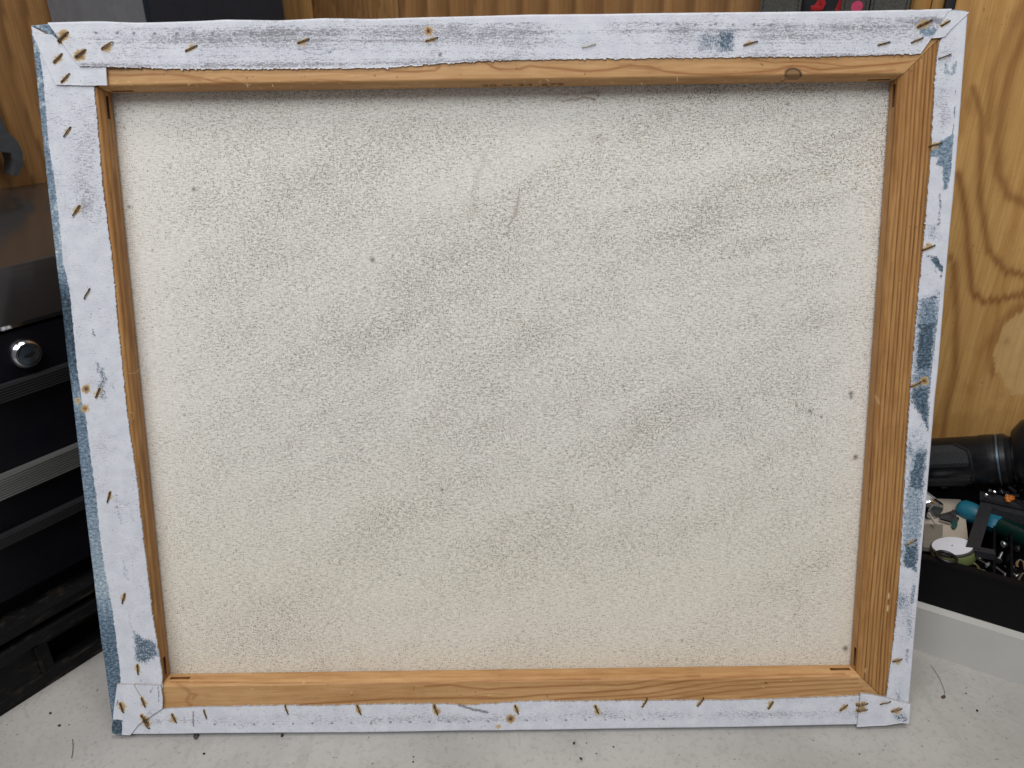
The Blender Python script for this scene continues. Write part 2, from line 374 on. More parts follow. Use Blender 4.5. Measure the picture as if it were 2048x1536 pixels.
tag(o, 'dark upright strip added to fill the gap beside the yellow plywood panel', 'gap strip')

# straps and dark case with red mark at the top right of the wall
M_strap = simple('grey_webbing', srgb(88, 87, 82), .85, .1, 0, .35, 500, .0005)
M_strap2 = simple('grey_brown_webbing', srgb(84, 79, 76), .85, .1, 0, .35, 500, .0005)
def wallpiece(x0, x1, d, th, mat, name, z0=.25, z1=.8, parent=None):
    O = NR * d; a = float((hit(x0, 10, O, NR) - O) @ DR); b = float((hit(x1, 10, O, NR) - O) @ DR)
    return bm_obj(name, prism_bm([(a, z0), (b, z0), (b, z1), (a, z1)], O, DR, Z3, NR, th), mat, parent, .0006, 1), a, b
case, _, _ = wallpiece(1584, 1820, .628, .008, M_black, 'black_cloth_case')
cs = thing('black_cloth_case', 'black cloth case with red lettering hanging between the grey webbing straps', 'case'); case.name = 'case_body'; case.parent = cs
M_red = simple('red_print', srgb(170, 40, 44), .7, .2)
def strip_on_wall(pts, wpx, d, mat, name, parent, th=.0006):
    O = NR * d; W_ = [hit(x, y, O, NR) for x, y in pts]; return bm_obj(name, tube_bm(W_, wpx / F * 1.0, 8, None, .12, tuple(-NR)), mat, parent)
strip_on_wall([(1622, 17), (1632, 14), (1640, 2), (1646, -14)], 3.4, .6272, M_red, 'red_letter', cs)
strip_on_wall([(1622, 16), (1634, 17), (1644, 15), (1647, 8), (1642, -4), (1637, -14)], 3.4, .6268, M_red, 'red_letter', cs)
strip_on_wall([(1674, 22), (1681, 6), (1688, -16)], 3.2, .6272, M_red, 'red_stripe', cs)
for x0, x1, dd, lab, mt in [(1521, 1602, .618, 'wide grey webbing strap left of the black case with red lettering', M_strap), (1683, 1738, .616, 'grey webbing strap with a pink spot right of the red stripe', M_strap2), (1741, 1819, .620, 'wide grey webbing strap nearest the narrow wood strip', M_strap)]:
    t_ = thing('webbing_strap', lab, 'strap', group='grey webbing straps at the top of the wall')
    s_, a, b = wallpiece(x0, x1, dd, .003, mt, 'strap_body', parent=t_)
    for e in (a + .0025, b - .0025):
        O = NR * (dd - .0006)
        bmz = bmesh.new()
        for k in range(70):
            z = .42 + k * .0045
            tube_bm([O + DR * e + Z3 * z, O + DR * (e + .0004) + Z3 * (z + .0028)], .0005, 5, bmz)
        q = bm_obj('stitching', bmz, simple('stitch_thread', srgb(60, 60, 60), .9), t_); q['kind'] = 'stuff'
    if x0 == 1683:
        O = NR * (dd - .0008); c = hit(1714, 14, O, NR); bm_obj('pink_spot', lathe_bm(c, -NR, [(0, .005), (.0004, .005)], 20), simple('pink_print', srgb(190, 60, 96), .7), t_)

# ------------------------------------------------------------------ tool chest (local frame: x along its front, y into it)
M_chest = NT('black_enamel', .3, .18); _n = M_chest.noise(M_chest.co, 70, 5, .7); _s = M_chest.step(M_chest.noise(M_chest.map((420, 420, 420)), 1, 2), .74, .8)
M_chest.col(M_chest.mix(M_chest.math('MULTIPLY', _s, .4), M_chest.mix(_n, (.002, .002, .004, 1), (.006, .006, .010, 1)), srgb(70, 62, 60))); M_chest.rough(M_chest.math('ADD', .36, M_chest.math('MULTIPLY', _n, .2))); M_chest = M_chest.m
t = NT('black_enamel_lid', .1, .5); _n = t.noise(t.co, 30, 4); _w = t.noise(t.map((6, 22, 6)), 1, 3)
_sc = t.step(t.noise(t.map((900, 60, 900), (0, 0, .5)), 1, 2), .74, .8)
t.col(t.mix(t.math('MULTIPLY', _sc, .3), (.030, .026, .024, 1), srgb(120, 110, 100))); t.rough(t.math('ADD', .10, t.math('MULTIPLY', _n, .12))); t.bump(_w, .0012, .5)
t.b.inputs['IOR'].default_value = 1.9; M_lid = t.m
M_alu = NT('ribbed_aluminium', .42, .5, .7); _n = M_alu.noise(M_alu.map((20, 300, 300)), 1, 3); M_alu.col(M_alu.mix(_n, srgb(120, 120, 120), srgb(165, 165, 163))); M_alu = M_alu.m
M_base = NT('dusty_black_plastic', .55, .18); _a = M_base.noise(M_base.map((40, 40, 200)), 1, 5, .7); M_base.col(M_base.mix(M_base.math('MULTIPLY', M_base.step(_a, .50, .74), .6), (.006, .006, .007, 1), srgb(84, 74, 62))); M_base.bump(_a, .0006, .4); M_base = M_base.m
M_chrome = NT('chrome', .16, .5, 1, srgb(205, 205, 208)).m; M_bright = NT('satin_chrome', .42, .5, .75, srgb(232, 234, 238)).m
M_steel = simple('dull_steel', srgb(150, 150, 150), .35, .5, .9, .3, 90)
tc = thing('tool_chest', 'black tool chest with round lock and ribbed pulls at the left edge', 'tool chest', (A0[0], A0[1], BZ), RZL)
X0, X1 = -.16, .42
dz = -BZ
def cz(z): return z + dz
box('chest_body', X0 + .003, X1 - .003, .012, .330, cz(.062), cz(.300), M_chest, tc, .002)
# lid with rounded front
pr = [(0.0, .296), (-.003, .300), (-.003, .332), (0.001, .3395), (.007, .342), (.333, .342), (.333, .296)]
bm = prism_bm(pr, (X0, 0, dz), (0, 1, 0), (0, 0, 1), (1, 0, 0), X1 - X0); bm_obj('lid', bm, M_lid, tc, .0015, 3)
def drawer(z0, z1): return box('drawer', X0 + .006, X1 - .006, .0, .02, cz(z0), cz(z1), M_chest, tc, .003)
M_alu_dim = NT('ribbed_aluminium_dull', .5, .4, .5, srgb(54, 54, 56)).m
def pull(z0, z1, n, par, mt=None):
    bm = bmesh.new(); x0, x1 = X0 + .006, X1 - .006
    box_bm(x0, x1, -.006, -.0005, cz(z0), cz(z1), bm)
    h = (z1 - z0) / n
    for k in range(n): box_bm(x0 + .0005, x1 - .0005, -.0076, -.0062, cz(z0 + h * (k + .22)), cz(z0 + h * (k + .78)), bm)
    return bm_obj('drawer_pull', bm, mt or M_alu, par, 0)
d_ = drawer(.2465, .2935); pull(.2470, .2590, 6, d_, M_alu_dim)
d_ = drawer(.1745, .2440); pull(.1750, .1925, 9, d_)
d_ = drawer(.1370, .1720); pull(.1375, .1462, 5, d_, M_alu_dim)
drawer(.0900, .1345)
# lock
loc = hit(50, 706, A0 + Z3 * 0 , NL); lx = float((loc - A0) @ DL); lz = loc[2] + dz
lk = bm_obj('lock', lathe_bm((lx, 0.001, lz), (0, -1, 0), [(0, .0118), (.002, .0118), (.0055, .0108), (.0072, .0088), (.0072, .0078), (.0060, .0076), (.0060, .0072), (.0078, .0070), (.0080, 0.0001)], 48), M_chrome, tc)
bm_obj('keyhole', prism_bm([(-.0040, -.0006), (-.0018, -.0015), (.0012, -.0017), (.0036, -.0004), (.0038, .0008), (.0012, .0014), (-.002, .0012), (-.004, .0004)], (lx, -.0072, lz), (1, 0, .1), (0, 0, 1), (0, -1, 0), .0003), M_black, lk)
# base frame with rails and slotted front
box('rail', X0 - .002, X1 + .002, -.010, .02, cz(.062), cz(.0705), M_base, tc, .0015)
box('rail', X0 - .002, X1 + .002, -.012, .03, cz(.046), cz(.0545), M_base, tc, .0015)
slots = []
def px2x(x, y): return float((hit(x, y, A0, NL) - A0) @ DL), hit(x, y, A0, NL)[2] + dz
sA = [px2x(92, 1283), px2x(196, 1222), px2x(199, 1262), px2x(110, 1326)]
zt, zb = (sA[0][1] + sA[1][1]) / 2, max(.011, sA[3][1]); xl0, xl1 = sA[0][0], sA[3][0]
bm = bmesh.new(); period = .085
xs = xl0; 
def quad(bm, pts): bm.faces.new([bm.verts.new(p) for p in pts])
edges = []
k0 = -1
segs = []
for k in range(0, 4): segs.append((xl0 + k * .13, xl0 + k * .13 + .10))
segs = [s for s in segs if s[0] > X0 + .01 and s[1] < X1 - .01]
yF, yB = -.001, .006
ztopb = cz(.0455)
def fb(x0, x1, z0, z1): box_bm(x0, x1, yF, yB, z0, z1, bm)
box_bm(X0, X1, yF, yB, .0003, zb, bm); box_bm(X0, X1, yF, yB, zt, ztopb, bm)
prev = X0
for a_, b_ in segs + [(X1, X1)]:
    box_bm(prev, a_, yF + .0002, yB - .0002, zb, zt, bm); prev = b_
bm_obj('base_front', bm, M_base, tc, 0)
for a_, b_ in segs: box('slot_lip', a_ + .012, b_ - .004, -.0035, -.0008, zb - .0035, zb + .0005, M_base, tc, .0006); box('slot_lip', a_ - .011, a_ - .008, -.0035, -.0008, zb - .002, zt + .003, M_base, tc, .0006)
box('base_inside', X0 + .01, X1 - .01, .02, .32, .0003, cz(.0455), M_base, tc, .001)

# steel bracket above chest
O = A0 + NL * .30
hk = thing('steel_bracket', 'dark steel bracket with a downturned hook above the tool chest', 'bracket')
pts = [(-70, 150), (-12, 198), (2, 236), (14, 262), (36, 284), (46, 306), (46, 332), (35, 352), (27, 350), (28, 322), (22, 306), (0, 303), (-70, 300)]
w3 = [hit(x, y, O, NL) for x, y in pts]; uv = [((p - O) @ DL, p[2]) for p in w3]
bm_obj('bracket_body', prism_bm(uv, O, DL, Z3, NL, .022), simple('forged_dark_steel', srgb(84, 88, 92), .42, .5, .4), hk, .0015, 2)
bm_obj('mounting_plate', prism_bm([(uv[0][0] - .02, uv[0][1] - .05), (uv[1][0] - .01, uv[0][1] - .05), (uv[1][0] - .01, uv[0][1] + .06), (uv[0][0] - .02, uv[0][1] + .06)], O + NL * .0225, DL, Z3, NL, .0135), M_steel, hk, .001, 1)

# grey cabinet and navy case standing on / behind the chest
WL = A0 + NL * .3350
Pa = hit(99, 25, WL, NL); sa = float((Pa - A0) @ DL); Pb = hit(288, 25, A0 + DL * sa, DL); yb = float((Pb - A0) @ NL)
Pc = hit(566, 18, A0 + NL * yb, NL); sc_ = float((Pc - A0) @ DL)
print('cabinet', sa, yb, sc_)
M_grey = simple('grey_enamel', srgb(112, 114, 118), .5, .4, 0, .15); M_navy = simple('navy_enamel', srgb(38, 42, 51), .5, .4, 0, .15)
cb = thing('metal_cabinet', 'grey metal cabinet with a dark navy front standing behind the canvas corner', 'cabinet', (A0[0], A0[1], .3425), RZL)
bm_obj('body', box_bm(sa + .0012, sc_, yb, .334, 0, .5), M_navy, cb, .002, 2)
bm_obj('end_panel', box_bm(sa, sa + .001, yb + .0005, .3345, 0, .5), M_grey, cb, .0004, 1)
bm_obj('door', box_bm(sa + .006, sc_ - .003, yb - .004, yb - .0005, .01, .49), M_navy, cb, .0015, 2)

# ------------------------------------------------------------------ right ledge
LG = hz(1838, 1302, BZ); 
M_white = simple('ledge_paint', srgb(192, 190, 184), .5, .4, 0, .06, 14, .0005)
LZ = .0390
lg = bm_obj('painted_ledge', box_bm(-.55, .6, 0, .35, BZ, LZ), M_white, None, .0025, 3)
lg.location = (LG[0], LG[1], 0); lg.rotation_euler = (0, 0, math.atan2(DR[1], DR[0])); lg['kind'] = 'structure'
# chunk of caulk along foot
# ------------------------------------------------------------------ parts tray on the ledge, local frame: x along DR, y into NR
RZR = math.atan2(DR[1], DR[0])
TO = hz(1838, 1203, LZ)
M_tray = simple('black_tray_plastic', srgb(13, 13, 16), .5, .12, 0, .2, 300, .0002)
tr = thing('parts_tray', 'black plastic parts tray full of small hardware beside the canvas', 'tray', (TO[0], TO[1], LZ), RZR)
TX0, TX1, TY1, TH = -.22, .30, .235, .0425
bm = bmesh.new(); box_bm(TX0, TX1, 0, .003, .0005, TH, bm); box_bm(TX0, TX1, TY1 - .003, TY1, .0005, TH, bm); box_bm(TX0, TX0 + .003, .0032, TY1 - .0032, .0005, TH, bm); box_bm(TX1 - .003, TX1, .0032, TY1 - .0032, .0005, TH, bm)
bm_obj('tray_wall', bm, M_tray, tr, .0008, 1)
box('tray_floor', TX0 + .0032, TX1 - .0032, .0032, TY1 - .0032, .0005, .003, M_tray, tr, 0)
box('tray_rim', TX0 - .001, TX1 + .001, -.002, .0045, TH + .0002, TH + .003, M_tray, tr, .001)
def tl(x, y, z):                                         # photo point -> tray frame at height z above ledge
    P = hz(x, y, LZ + z) - TO; return np.array([P @ DR, P @ NR, z])
for q in [(1985, 1120, 1960, 1150)]:
    pass
xd = tl(1982, 1150, .030)[0]
box('divider', xd, xd + .002, .006, .12, .003, .036, M_tray, tr, .0005)
xd2 = tl(2016, 1150, .030)[0]
box('divider', xd2, xd2 + .002, .006, .09, .003, .038, M_tray, tr, .0005)
def tthing(name, label, cat): return thing(name, label, cat, (TO[0], TO[1], LZ), RZR)
# raised black insert frame
M_frame = simple('frame_plastic', srgb(44, 44, 47), .5, .3, 0, .25, 200, .0003)
fr = tthing('black_insert_frame', 'black plastic insert frame lying across the right part of the tray', 'frame')
za = .048
def barpx(x0, y0, x1, y1, wid, z, hgt, name, par, mat=None):
    a, b = tl(x0, y0, z)[:2], tl(x1, y1, z)[:2]; d = (b - a) / np.linalg.norm(b - a); n = np.array([-d[1], d[0]])
    pts = [a - n * wid / 2, b - n * wid / 2, b + n * wid / 2, a + n * wid / 2]
    return bm_obj(name, prism_bm([(p[0], p[1]) for p in pts], (0, 0, z - hgt), (1, 0, 0), (0, 1, 0), (0, 0, 1), hgt), mat or M_frame, par, .001, 2)
barpx(1974, 1006, 1946, 1094, .010, za, .008, 'frame_bar', fr)
barpx(1968, 1006, 2075, 1034, .011, za - .0004, .008, 'frame_bar', fr)
barpx(1946, 1096, 1990, 1104, .007, za - .0008, .006, 'frame_bar', fr)
barpx(1960, 988, 2075, 1014, .012, za + .004, .003, 'frame_ledge', fr)
# screwdriver with teal cap and green barrel passing under the frame
sd = tthing('screwdriver', 'teal and dark green handled screwdriver lying under the black frame', 'screwdriver')
M_teal = simple('teal_plastic', srgb(30, 104, 126), .35, .5, 0, .15, 80)
M_green = NT('green_clear_plastic', .15, .6, 0, srgb(8, 38, 32)); M_green.b.inputs['Transmission Weight'].default_value = .25; M_green = M_green.m
zs = .034; p0 = tl(1922, 1016, zs); p1 = tl(1983, 1044, zs); ax = p1 - p0; Lk = np.linalg.norm(ax); ax = ax / Lk
bm_obj('handle_cap', lathe_bm(p0 - ax * .004, ax, [(0, .001), (.0015, .006), (.005, .0088), (.011, .0096), (.021, .0094), (.023, .0088)], 32), M_teal, sd)
bm_obj('handle_core', lathe_bm(p0 + ax * .0192, ax, [(0, .0070), (Lk - .0232, .0070)], 32), M_green, sd)
bm_obj('handle_collar', lathe_bm(p0 + ax * (Lk - .004), ax, [(0, .0078), (.001, .0086), (.009, .0086), (.010, .008)], 6), M_teal, sd)
bm_obj('handle_barrel', lathe_bm(p0 + ax * (Lk + .0062), ax, [(0, .0076), (.001, .0086), (.03, .0100), (.07, .0096), (.085, .007)], 12), M_green, sd)
# beige display card, with steel fitting
M_card = NT('printed_card', .8, .2); _n = M_card.noise(M_card.co, 40, 3)
_pr = M_card.step(M_card.noise(M_card.map((60, 420, 1)), 1, 2), .62, .66)
M_card.col(M_card.mix(M_card.math('MULTIPLY', _pr, .25), M_card.mix(_n, srgb(158, 147, 132), srgb(182, 171, 156)), srgb(100, 92, 84))); M_card = M_card.m
def slab(name, pts, z, th, mat, par, bev=.0004):
    P = [tl(x, y, z)[:2] for x, y in pts]
    return bm_obj(name, prism_bm([tuple(p) for p in P], (0, 0, z - th), (1, 0, 0), (0, 1, 0), (0, 0, 1), th), mat, par, bev, 1)
cd_ = tthing('display_card', 'beige printed card with a silver fitting, left of the teal screwdriver cap', 'card')
slab('card_sheet', [(1850, 1000), (1868, 997), (1920, 999), (1928, 1006), (1936, 1078), (1925, 1082), (1848, 1066)], .030, .0012, M_card, cd_)
slab('fitting', [(1878, 1029), (1903, 1022), (1905, 1019), (1911, 1020), (1914, 1036), (1917, 1040), (1915, 1044), (1902, 1044), (1880, 1036)], .0325, .002, M_steel, cd_)
slab('fitting_edge', [(1879, 1036), (1903, 1043), (1902, 1046), (1878, 1039)], .0335, .001, M_chrome, cd_)
slab('green_seal', [(1905, 1041), (1915, 1041), (1915, 1051), (1911, 1056), (1906, 1056), (1903, 1051)], .0328, .001, simple('green_rubber', srgb(30, 78, 72), .6), cd_)
slab('punched_hole', [(1914, 1033), (1918, 1035), (1918, 1040), (1914, 1039)], .0304, .0004, M_black, cd_, 0)
def text_on(name, body, size, mat, par, mtx, extrude=.00005):
    c = bpy.data.curves.new(name, 'FONT'); c.body = body; c.size = size; c.extrude = extrude; c.align_x = 'CENTER'; c.align_y = 'CENTER'
    o_ = bpy.data.objects.new(name, c); link(o_); dg = bpy.context.evaluated_depsgraph_get(); me = bpy.data.meshes.new_from_object(o_.evaluated_get(dg))
    bpy.data.objects.remove(o_); me.materials.clear(); me.materials.append(mat); q = link(bpy.data.objects.new(name, me), par); q.matrix_local = mtx; return q
p = tl(1909, 1033, .0327); text_on('stamped_number', '37', .0042, M_black, cd_, Matrix.Translation(p) @ Matrix.Rotation(R(24), 4, 'Z'))
# grey cloth pad
pd = slab('grey_felt_pad', [(1848, 1048), (1886, 1049), (1884, 1098), (1846, 1094)], .036, .004, simple('grey_felt', srgb(122, 117, 107), .9, .1, 0, .1, 200), None)
pd.location = (TO[0], TO[1], LZ); pd.rotation_euler = (0, 0, RZR); tag(pd, 'flat grey felt pad between the canvas edge and white disc', 'pad')
# chrome socket at the canvas edge
ck = tthing('chrome_socket', 'bright chrome socket poking out beside the canvas edge above the card', 'socket')
p = tl(1858, 1012, .040); axk = np.array([.75, -.66, -.05]); axk /= np.linalg.norm(axk)
bm_obj('socket_body', lathe_bm(p - axk * .014, axk, [(0, .008), (.001, .0098), (.013, .0098), (.014, .0085)], 8), M_bright, ck); bm_obj('socket_collar', lathe_bm(p + axk * .0002, axk, [(0, .0085), (.0012, .0092), (.0024, .0085), (.0034, .0085), (.0044, .0094), (.0072, .0094), (.0080, .0086)], 40), M_chrome, ck)
bm_obj('steel_pin', tube_bm([tl(1857, 1026, .044), tl(1871, 1048, .0425)], .0010, 10), M_bright, ck)
# white dial disc with green side
dl = tthing('white_disc_gauge', 'round white disc with dark rim and green side in the tray', 'gauge')
c0 = tl(1905, 1097, .040); r0 = .0170; tilt = np.array([-.28, .06, .95]); tilt /= np.linalg.norm(tilt)
bm_obj('disc_side', lathe_bm(c0 - tilt * .009, tilt, [(0, r0 * .96), (.001, r0), (.0085, r0), (.009, r0 * .985)], 56), simple('olive_green_rubber', srgb(112, 122, 70), .6), dl)
bm_obj('disc_rim', lathe_bm(c0 + tilt * .0001, tilt, [(0, r0 * .995), (.0016, r0 * .985), (.0020, r0 * .95), (.0021, r0 * .9)], 56), simple('dark_bezel', srgb(66, 64, 56), .4), dl)
bm_obj('disc_face', lathe_bm(c0 + tilt * .0023, tilt, [(0, r0 * .905), (.0006, r0 * .90)], 56), simple('white_face', srgb(216, 219, 228), .5, .4, 0, .04), dl)
bm_obj('centre_dot', lathe_bm(c0 + tilt * .0030, tilt, [(0, .0006), (.0002, .0006)], 12), M_black, dl)
M_brass = simple('brassy_wire', srgb(150, 140, 104), .3, .5, .9)
bm_obj('stem_wire', tube_bm([tl(1943, 1107, .032), tl(1962, 1105, .034), tl(1980, 1102, .035)], .0009, 8), M_brass, dl)
# o-ring over the disc
ring = [tl(1893 + 20 * math.cos(a), 1114 + 9 * math.sin(a) + .3 * 20 * math.cos(a), .0465) for a in np.linspace(0, 2 * math.pi, 33)]
og = bm_obj('rubber_ring', tube_bm(ring, .0015, 10), simple('black_rubber', srgb(18, 18, 18), .4), None); og.location = (TO[0], TO[1], LZ); og.rotation_euler = (0, 0, RZR)
tag(og, 'black rubber ring resting on the lower edge of the white disc', 'ring')
def loose_wire(pts, z, rad, mat, name, label, cat, group=None):
    w_ = bm_obj(name, tube_bm([tl(x, y, z + dzz) for x, y, dzz in pts], rad, 8), mat, None); w_.location = (TO[0], TO[1], LZ); w_.rotation_euler = (0, 0, RZR)
    tag(w_, label, cat, group); return w_
loose_wire([(1940, 1130, 0), (1948, 1127, .001), (1954, 1131, .001), (1960, 1140, 0), (1966, 1150, -.002)], .034, .0011, M_brass, 'wire_hook', 'brassy wire hook just right of the white disc', 'hook', 'small metal hooks in the tray')
loose_wire([(1932, 1134, 0), (1950, 1137, 0), (1970, 1142, 0)], .031, .0008, M_brass, 'wire_pin', 'thin brassy pin lying under the wire hook', 'pin')
loose_wire([(2034, 1136, 0), (2033, 1128, 0), (2036, 1122, .001), (2042, 1120, .002), (2048, 1126, .002), (2050, 1140, 0)], .036, .0013, M_chrome, 'metal_hook', 'shiny chrome hook standing at the right end of the tray', 'hook', 'small metal hooks in the tray')
loose_wire([(2024, 1140, 0), (2028, 1132, .001), (2032, 1140, 0)], .034, .0008, M_steel, 'metal_clip', 'small bent steel clip left of the chrome hook', 'clip')
loose_wire([(2052, 1146, 0), (2044, 1148, 0), (2038, 1158, 0), (2035, 1170, 0)], .036, .0009, M_steel, 'metal_hook', 'dull grey curved hook nearest the tray rim at right', 'hook', 'small metal hooks in the tray')
loose_wire([(2031, 997, 0), (2042, 1004, 0), (2056, 1012, 0)], .056, .0009, M_chrome, 'steel_rod', 'bright steel rod on the black frame beside the amber piece', 'rod')
bm = bmesh.new()
for k in range(9):
    q = tl(2016 + 3.0 * (k % 4) + random.uniform(-1.5, 1.5), 994 + 3.4 * (k // 4) + random.uniform(-1, 1), .055)
    bmesh.ops.create_icosphere(bm, subdivisions=2, radius=.0021, matrix=Matrix.Translation(q) @ Matrix.Diagonal((1.2, .8, .8, 1)))
am = bm_obj('amber_connector', bm, simple('amber_plastic', srgb(176, 96, 20), .25, .6), None); am.location = (TO[0], TO[1], LZ); am.rotation_euler = (0, 0, RZR)
tag(am, 'lumpy amber plastic piece on the black frame under the flashlight', 'connector')
for k, (x, y) in enumerate([(1981, 980), (1990, 983), (1974, 989)]):
    q = tl(x, y, .058); n_ = bm_obj('steel_nut', lathe_bm(q, (random.uniform(-.3, .3), random.uniform(-.3, .3), 1), [(-.0015, .0018), (.0005, .0018), (.0010, .0011)], 6), M_chrome, None)
    n_.location = (TO[0], TO[1], LZ); n_.rotation_euler = (0, 0, RZR); tag(n_, ['tiny shiny steel nut, middle one of three below the flashlight', 'rightmost of three tiny steel nuts below the flashlight', 'tiny steel nut lowest and farthest left below the flashlight'][k], 'nut', 'steel nuts below the flashlight')
hp = tthing('hardware_pile', 'dark cluster of loose hardware under the flashlight head', 'hardware'); 
for k in range(26):
    x = random.uniform(1992, 2075); y = random.uniform(968, 990) + (x - 1992) * .05; q = tl(x, y, random.uniform(.048, .058))
    bm_obj('hardware_piece', tube_bm([q, q + np.array([random.uniform(-.008, .008), random.uniform(-.006, .006), random.uniform(-.003, .004)])], random.uniform(.0012, .0026), 6), random.choice([M_tray, M_tray, M_black, M_steel]), hp)

labs = [('short steel screw lying flat right of the white disc', 1958, 1118), ('steel screw near the black divider in the tray', 1972, 1128), ('small screw in the gap between the two tray dividers', 1998, 1118), ('screw standing beside the second tray divider', 2010, 1148), ('steel screw in front of the chrome hook', 2030, 1150), ('screw lying under the green screwdriver handle', 2010, 1088), ('screw at the right edge below the green handle', 2036, 1096), ('tiny screw behind the white disc by the card', 1944, 1086)]
for k, (lb_, x, y) in enumerate(labs):
    a_ = random.uniform(0, 3.1); d_v = np.array([math.cos(a_), math.sin(a_), .25]); d_v /= np.linalg.norm(d_v); q = tl(x, y, .022)
    sc_t = tthing('loose_screw', lb_, 'screw'); sc_t['group'] = 'loose screws in the tray'
    bm_obj('screw_head', lathe_bm(q, d_v, [(-.0022, .0030), (-.0012, .0032), (0, .0014)], 14), M_bright if k % 2 else M_steel, sc_t)
    bm_obj('screw_shank', lathe_bm(q, d_v, [(0, .0013)] + [v_ for m in range(7) for v_ in ((.0012 * m + .0006, .0015), (.0012 * m + .0012, .0010))] + [(.0105, .0003)], 10), M_steel, sc_t)
# ------------------------------------------------------------------ flashlight
FD = .585
fp = lambda x, y, d=.56: hit(x, y, NR * d, NR)
f0, f1 = fp(1846, 926), fp(2060, 917); fa = f1 - f0; fL = np.linalg.norm(fa); fa /= fL
rr = .5 * np.linalg.norm(fp(1950, 873) - fp(1950, 972)) * .93
fl = thing('flashlight', 'black ribbed flashlight lying above the parts tray', 'flashlight', tuple(fp(1950, 925)))
tf0 = 0
M_fl = simple('black_anodised', srgb(30, 30, 33), .32, .5, .3, .25, 260, .0002)
M_fl2 = NT('knurled_black', .5, .5, .2, srgb(26, 28, 30)); _d1, _ = M_fl2.voro(M_fl2.map((900, 900, 900)), 1)
def fo(p): return tuple(np.array(p) - fp(1950, 925))
kf = fL / 214
bm_obj('barrel', lathe_bm(fo(f0 - fa * .10), fa, [(0, rr * .9), (.004, rr * .97), (.10 + 118 * kf, rr * .97), (.10 + 122 * kf, rr), (.10 + 150 * kf, rr), (.10 + 151 * kf, rr * .96), (.10 + 153 * kf, rr * .96)], 64), M_fl, fl)
bm_obj('ring', lathe_bm(fo(f0 + fa * 153.2 * kf), fa, [(0, rr * .97), (.5 * kf, rr * 1.005), (4.5 * kf, rr * 1.005), (5 * kf, rr * .97)], 64), simple('blue_grey_ring', srgb(90, 104, 116), .3, .5, .6), fl)
bm_obj('collar', lathe_bm(fo(f0 + fa * 158.4 * kf), fa, [(0, rr * .94), (1 * kf, rr), (11 * kf, rr), (13 * kf, rr * .97), (18 * kf, rr * .9), (24 * kf, rr * .86), (25 * kf, rr * .96), (42 * kf, rr * .96), (43 * kf, rr * .9)], 64), M_fl, fl)
hc = [(0, rr * .95), (2 * kf, rr * 1.0), (22 * kf, rr * 1.35), (60 * kf, rr * 1.5), (75 * kf, rr * 1.5)]
bm_obj('head', lathe_bm(fo(f0 + fa * 182 * kf + np.array([0, 0, rr * .12])), fa, hc, 64), M_fl, fl)
# raised knurled grip panel, eight flats with a pointed end, on the viewer side
vd = CW - fp(1950, 925); vd -= fa * (vd @ fa); vd /= np.linalg.norm(vd); vu = np.cross(fa, vd); vu = vu if vu[2] > 0 else -vu
bm = bmesh.new()
def fpt(s, ang, r): return fo(f0 + fa * s * kf + (vd * math.cos(ang) + vu * math.sin(ang)) * r)
angs = [-62, -46, -10, 24, 40]; ends = [78, 100, 100, 100, 80]
def grip_face(a0, a1, e0, e1, name, n=38):
    bmx = bmesh.new(); pts = {}
    nu_ = 60
    for i in range(nu_ + 1):
        for j in range(9):
            tt = j / 8; P0 = np.array(fpt(-60 + (e0 + 60) * i / nu_, R(a0), rr * 1.015)); P1 = np.array(fpt(-60 + (e1 + 60) * i / nu_, R(a1), rr * 1.015)); pts[i, j] = bmx.verts.new(P0 * (1 - tt) + P1 * tt)
    for i in range(nu_):
        for j in range(8): bmx.faces.new([pts[i, j], pts[i + 1, j], pts[i + 1, j + 1], pts[i, j + 1]])
    return bm_obj(name, bmx, M_grip, fl)
tgr = NT('knurled_grip', .45, .5, .3)
_m1 = tgr.n.new('ShaderNodeTexWave'); tgr.l.new(tgr.map((1, 1, 1), (0, R(40), R(35))), _m1.inputs[0]); _m1.inputs['Scale'].default_value = 260
_m2 = tgr.n.new('ShaderNodeTexWave'); tgr.l.new(tgr.map((1, 1, 1), (0, R(-40), R(35))), _m2.inputs[0]); _m2.inputs['Scale'].default_value = 260
_k = tgr.math('MULTIPLY', _m1.outputs['Fac'], _m2.outputs['Fac']); tgr.col(tgr.mix(_k, (.006, .006, .007, 1), srgb(84, 88, 92))); tgr.bump(_k, .0006, .8); M_grip = tgr.m
grip_face(-66, -48, 76, 98, 'grip_panel'); grip_face(-48, -4, 98, 100, 'grip_panel'); grip_face(-4, 22, 100, 98, 'grip_panel'); grip_face(22, 40, 98, 74, 'grip_panel')
M_groove = M_black
bm_obj('grip_groove', tube_bm([fpt(74, R(42), rr * .99), fpt(101, R(22), rr * .99), fpt(104, R(-4), rr * .99), fpt(103, R(-48), rr * .99), fpt(80, R(-67), rr * .99)], .0016, 8), M_groove, fl)
bm_obj('belt_clip', prism_bm([(0, 0), (72, 0), (66, -4), (40, -5), (37, -11), (27, -12), (22, -5), (-40, -4), (-60, 0)], fo(fp(1858, 968)), fa * kf, -vu * -kf, -vd, .003), simple('steel_clip_grey', srgb(98, 100, 106), .4, .5, .5), fl)
